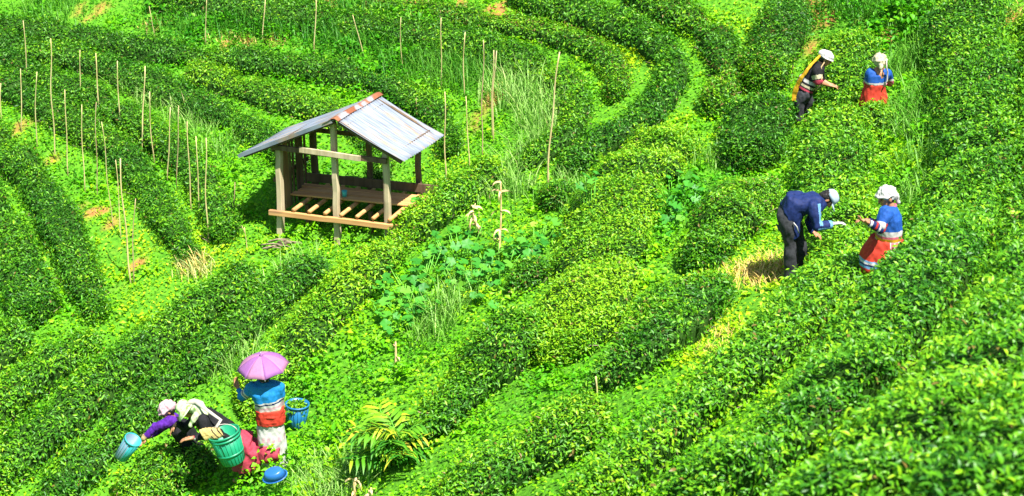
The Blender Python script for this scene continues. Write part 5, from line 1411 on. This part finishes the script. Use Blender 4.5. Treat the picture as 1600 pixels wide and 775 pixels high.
    bm = bm_new()
    for z_, r_ in ((.20, .207), (.15, .204), (-.08, .176)): bm_lathe(bm, [(r_ - .006, z_ - .014), (r_ + .008, z_ - .014), (r_ + .008, z_ + .014), (r_ - .006, z_ + .014), (r_ - .006, z_ - .014)], 36, Rb)
    bm_out('rim', bm, M['bucket_green'], bk, True)
    for kx in range(22):
        a = 2*math.pi*kx/22; bm = bm_new(); bm_rod(bm, [Rb @ V3((r_ * math.cos(a), r_ * math.sin(a), z_)) for r_, z_ in ((.157, -.22), (.175, -.08), (.200, .14))], [.005] * 3, 6); bm_out('rib', bm, M['bucket_green'], bk, True)
    bm = bm_new(); pts = [L(0, .01, .11) + w_.o - c, w_(305, 628, -.10) + w_.o - c, w_(325, 642, -.20) + w_.o - c, w_(345, 656, -.28) + w_.o - c, Rb @ V3((.17, .05, .22))]
    rows = [(p, V3((.012, 0, -.012)) if i else V3((0, .03, 0)), V3((0, -.004, .006))) for i, p in enumerate(pts)]
    rows = [(p, (V3(pts[min(i+1, 4)]) - V3(pts[max(i-1, 0)])).normalized().cross(V3((0, -1, .4))).normalized() * .022, V3((0, -.005, .004))) for i, p in enumerate(pts)]
    slab_chain(bm, rows, 10); bm_out('strap', bm, M['strap'], bk, True)
    bm = bm_new(); bm_rod(bm, [Rb @ V3((.19 * math.cos(a), .02, .20 + .14 * math.sin(a))) for a in np.linspace(0, math.pi, 13)], [.006] * 13, 6); bm_out('handle', bm, M['strap'], bk, True)
    # woven straw mat stuffed in the bucket mouth
    bm = bm_new(); mc = w_(331, 678, -.36) + w_.o
    q = frame(V3((0, -1, .3)), V3((-.5, 0, .86)))
    slab_chain(bm, [(q @ V3((-.13, 0, -.05)), q @ V3((0, .05, 0)), q @ V3((0, 0, .07))), (q @ V3((-.02, .01, 0)), q @ V3((0, .07, 0)), q @ V3((0, 0, .095))), (q @ V3((.11, 0, .05)), q @ V3((0, .06, 0)), q @ V3((0, 0, .09)))], 20)
    o = fuse('straw_bag', bm, [M['straw_mat'], M['black']], None, .007, 2, .004, .03, lambda cc: ((np.floor((cc[:, 0] * .8 + cc[:, 2] * .7) / .014).astype(int) % 4 == 0) & (cc[:, 0] > .0)).astype(int)); o.location = mc
    tag(o, 'striped woven straw bag resting in the mouth of the green bucket', 'bag')
woman_greenhat()

# ---- second stooping picker: pink head cloth and purple sleeve, mostly behind the hedge
def woman_purple():
    w_ = Who((303, 748), 'person with pale pink head cloth and purple sleeve reaching left over the hedge', .22)
    hip, wst, chest, neck = w_(308, 706, .05), w_(297, 688, .03), w_(281, 667), w_(270, 656)
    hd = w_(262, 642, -.05); fwd, up = V3((-.72, -.25, -.66)), V3((-.62, -.05, .78))
    bm = bm_new(); R, L, k = head_into(bm, hd, fwd, up, .098)
    limb(bm, [chest, neck, hd - R @ V3((0, .0, .03))], [.07, .055, .052]); limb(bm, [hip, wst, chest], [.11, .10, .10])
    arms = [([w_(262, 658, -.16), w_(243, 668, -.20), w_(224, 686, -.22)], V3((-.7, 0, -.7)), V3((-.5, -.1, -.3)), -1),
            ([w_(266, 654, .17), w_(248, 672, .2), w_(230, 682, .08)], V3((-.7, -.3, -.5)), V3((-.3, 0, -.8)), 1)]
    for j, d, n, s in arms:
        limb(bm, [chest + (j[0] - chest) * .5, *j], [.07, .050, .038, .027]); hand_into(bm, j[2] + d.normalized() * .01, d, n, s, .9, 1.05)
    hz = max(hip.z, .2); legs = [[hip + V3((0, -.1, 0)), V3((-.04, -.09, hz * .5)), V3((.02, -.09, .04))], [hip + V3((.02, .1, 0)), V3((.0, .1, hz * .5)), V3((.06, .1, .04))]]
    for j in legs: limb(bm, j, [.085, .056, .042]); limb(bm, [j[2], j[2] + V3((-.14, 0, -.02))], [.042, .034])
    fuse('body', bm, M['skin'], w_.root, .0075, 2); face_parts(w_.root, R, L, k)
    ax = (chest - hip).normalized(); sv_ = V3((0, 1, 0)); nv = ax.cross(sv_)
    bm = bm_new(); slab_chain(bm, [(hip, sv_ * .19, nv * .155), (wst, sv_ * .185, nv * .14), (chest, sv_ * .20, nv * .13), (neck, sv_ * .08, nv * .07)])
    fuse('tunic', bm, M['black'], w_.root, .010, 3, .009, .09)
    for j, *_ in arms:
        bm = bm_new(); limb(bm, [j[0] + V3((.05, 0, 0)), j[1], j[2].lerp(j[1], .12)], [.080, .064, .050]); b = np.array(j[1].lerp(j[2], .72)); dd = np.array((j[2] - j[1]).normalized())
        fuse('sleeve', bm, [M['purple'], M['tan']], w_.root, .008, 3, .008, .06, lambda c, b=b, dd=dd: (((c - b) @ dd) > 0).astype(int))
    bm = bm_new()
    slab_chain(bm, [(hip + V3((0, 0, .05)), sv_ * .2, V3((.16, 0, 0))), (V3((hip.x * .6, 0, hz * .6)), sv_ * .21, V3((.17, 0, 0))), (V3((.03, 0, hz * .2)), sv_ * .22, V3((.18, 0, 0)))], 30); fuse('skirt', bm, M['charcoal'], w_.root, .011, 3, .012, .09)
    cloth_head(w_.root, 'head_wrap', R, L, k, M['pale_pink'], puff=1.18, tail=[(0, -.10, .02), (.0, -.13, -.06)])
    bm = bm_new(); uv_ball(bm, L(0, -.03, .0), (.086*k, .088*k, .088*k), R); fuse('hair', bm, M['hair'], w_.root, .009, 2)
    # teal basket in her hand, lying aslant on the hedge
    c = w_(199, 700, -.62) + w_.o
    bk = empty('basket', c, 'slim teal plastic basket with grey lower half held out at lower left', 'basket')
    upv = V3((.55, -.15, .82)).normalized(); Rb = frame(V3((-.3, -1, 0)), upv).to_4x4()
    bm = bm_new(); bm_lathe(bm, [(.001, -.19), (.085, -.19), (.092, -.18), (.112, .17), (.107, .17), (.086, -.175), (.001, -.178)], 28, Rb)
    bmesh.ops.recalc_face_normals(bm, faces=bm.faces); o = bm_out('wall', bm, [M['basket_teal'], M['basket_grey']], bk, True)
    me = o.data; upn = Rb.to_3x3()
    for pl in me.polygons:
        q = upn.transposed() @ V3(pl.center); pl.material_index = 1 if (q.x > -.02 and q.z < .10) else 0
    bm = bm_new(); bm_lathe(bm, [(.108, .158), (.120, .158), (.120, .182), (.108, .182), (.108, .158)], 28, Rb); bm_out('rim', bm, M['basket_teal'], bk, True)
    for kx in range(16):
        a = 2*math.pi*kx/16; bm = bm_new(); bm_rod(bm, [Rb @ V3((r_ * math.cos(a), r_ * math.sin(a), z_)) for r_, z_ in ((.092, -.18), (.113, .16))], [.004] * 2, 6); bm_out('rib', bm, M['basket_teal'], bk, True)
woman_purple()

# ---- blue bucket behind weeds, upturned blue basin
def blue_things():
    c = G(464, 662); R0 = frame(V3((0, -1, 0)), V3((.06, .02, 1))).to_4x4()
    bk = empty('bucket', c, 'blue plastic bucket half hidden in weeds right of the red sash', 'bucket')
    bm = bm_new(); bm_lathe(bm, [(.001, .0), (.120, .0), (.126, .01), (.160, .33), (.154, .33), (.120, .015), (.001, .012)], 32, R0); bm_out('wall', bm, M['bucket_blue'], bk, True)
    bm = bm_new(); bm_lathe(bm, [(.154, .312), (.170, .312), (.170, .338), (.154, .338), (.154, .312)], 32, R0); bm_out('rim', bm, M['bucket_blue'], bk, True)
    for kx in range(18):
        a = 2*math.pi*kx/18; bm = bm_new(); bm_rod(bm, [R0 @ V3((r_ * math.cos(a), r_ * math.sin(a), z_)) for r_, z_ in ((.126, .01), (.159, .30))], [.005] * 2, 6); bm_out('rib', bm, M['bucket_blue'], bk, True)
    # plucked leaves heaped in the blue bucket
    n = 420; a = rng.uniform(0, 6.283, n); r_ = .145 * np.sqrt(rng.random(n))
    Pq = np.stack([r_ * np.cos(a), r_ * np.sin(a), .29 + .05 * (1 - (r_ / .15) ** 2) + rng.uniform(-.03, .01, n)], -1)
    L_ = rng.uniform(.05, .09, n)
    o = link('leaf_heap', leaf_mesh('leaf_heap', Pq, nrm(np.array([0, 0, 1.]) + rng.normal(size=(n, 3)) * .5), L_, L_ * .4, rng.uniform(.2, .85, n)), M['tea']); o.location = c
    tag(o, 'plucked green tea leaves heaped inside the blue bucket', 'leaf heap')
    c = G(430, 750, .34); c.z += .30
    bs = empty('basin', c, 'small bright blue plastic basin lying upside down in weeds at the bottom edge', 'basin')
    M['basin_blue'] = plain('basin_blue_plastic', (0.017, 0.110, 0.341), .35, .06, 8, spec=.5)
    R1 = (Matrix.Rotation(math.radians(-14), 4, 'Y') @ Matrix.Rotation(math.radians(12), 4, 'X') @ Matrix.Diagonal((.95, .75, .75, 1)))
    T = Matrix.Translation((0, 0, .10)) @ R1
    bm = bm_new(); bm_lathe(bm, [(.001, .135), (.105, .132), (.122, .120), (.165, .01), (.160, .01), (.116, .112), (.001, .125)], 32, T); bm_out('bowl', bm, M['basin_blue'], bs, True)
    bm = bm_new(); bm_lathe(bm, [(.160, .0), (.180, -.004), (.182, .006), (.160, .012), (.160, .0)], 32, T); bm_out('rim', bm, M['basin_blue'], bs, True)
blue_things()
# ------------------------------------------------------------------ light
SUN_TO = Vector((0.60, -0.80, 0.0)).normalized() * math.cos(math.radians(63)) + Vector((0, 0, math.sin(math.radians(63))))
sd = bpy.data.lights.new('sun', 'SUN'); sd.energy = 5.0; sd.angle = math.radians(0.53); sd.color = (1.0, 0.955, 0.88)
so = bpy.data.objects.new('sun', sd); C.objects.link(so)
so.rotation_euler = SUN_TO.to_track_quat('Z', 'Y').to_euler(); so.location = (10, -10, 40)
w = bpy.data.worlds.new('World'); SC.world = w; w.use_nodes = True
nt = w.node_tree; bg = nt.nodes['Background']
sky = nt.nodes.new('ShaderNodeTexSky'); sky.sky_type = 'NISHITA'; sky.sun_disc = False
sky.sun_elevation = math.radians(63); sky.sun_rotation = math.atan2(SUN_TO.x, SUN_TO.y)
nt.links.new(sky.outputs[0], bg.inputs[0]); bg.inputs[1].default_value = 0.075
SC.view_settings.view_transform = 'Standard'; SC.view_settings.look = 'None'
SC.view_settings.exposure = 1.45; SC.view_settings.gamma = 1.0; SC.view_settings.use_curve_mapping = False
SC.render.engine = 'CYCLES'
SC.cycles.max_bounces = 6; SC.cycles.diffuse_bounces = 3; SC.cycles.glossy_bounces = 2; SC.cycles.transmission_bounces = 4
SC.cycles.caustics_reflective = False; SC.cycles.caustics_refractive = False
try:
    SC.cycles.use_denoising = True
except Exception:
    pass
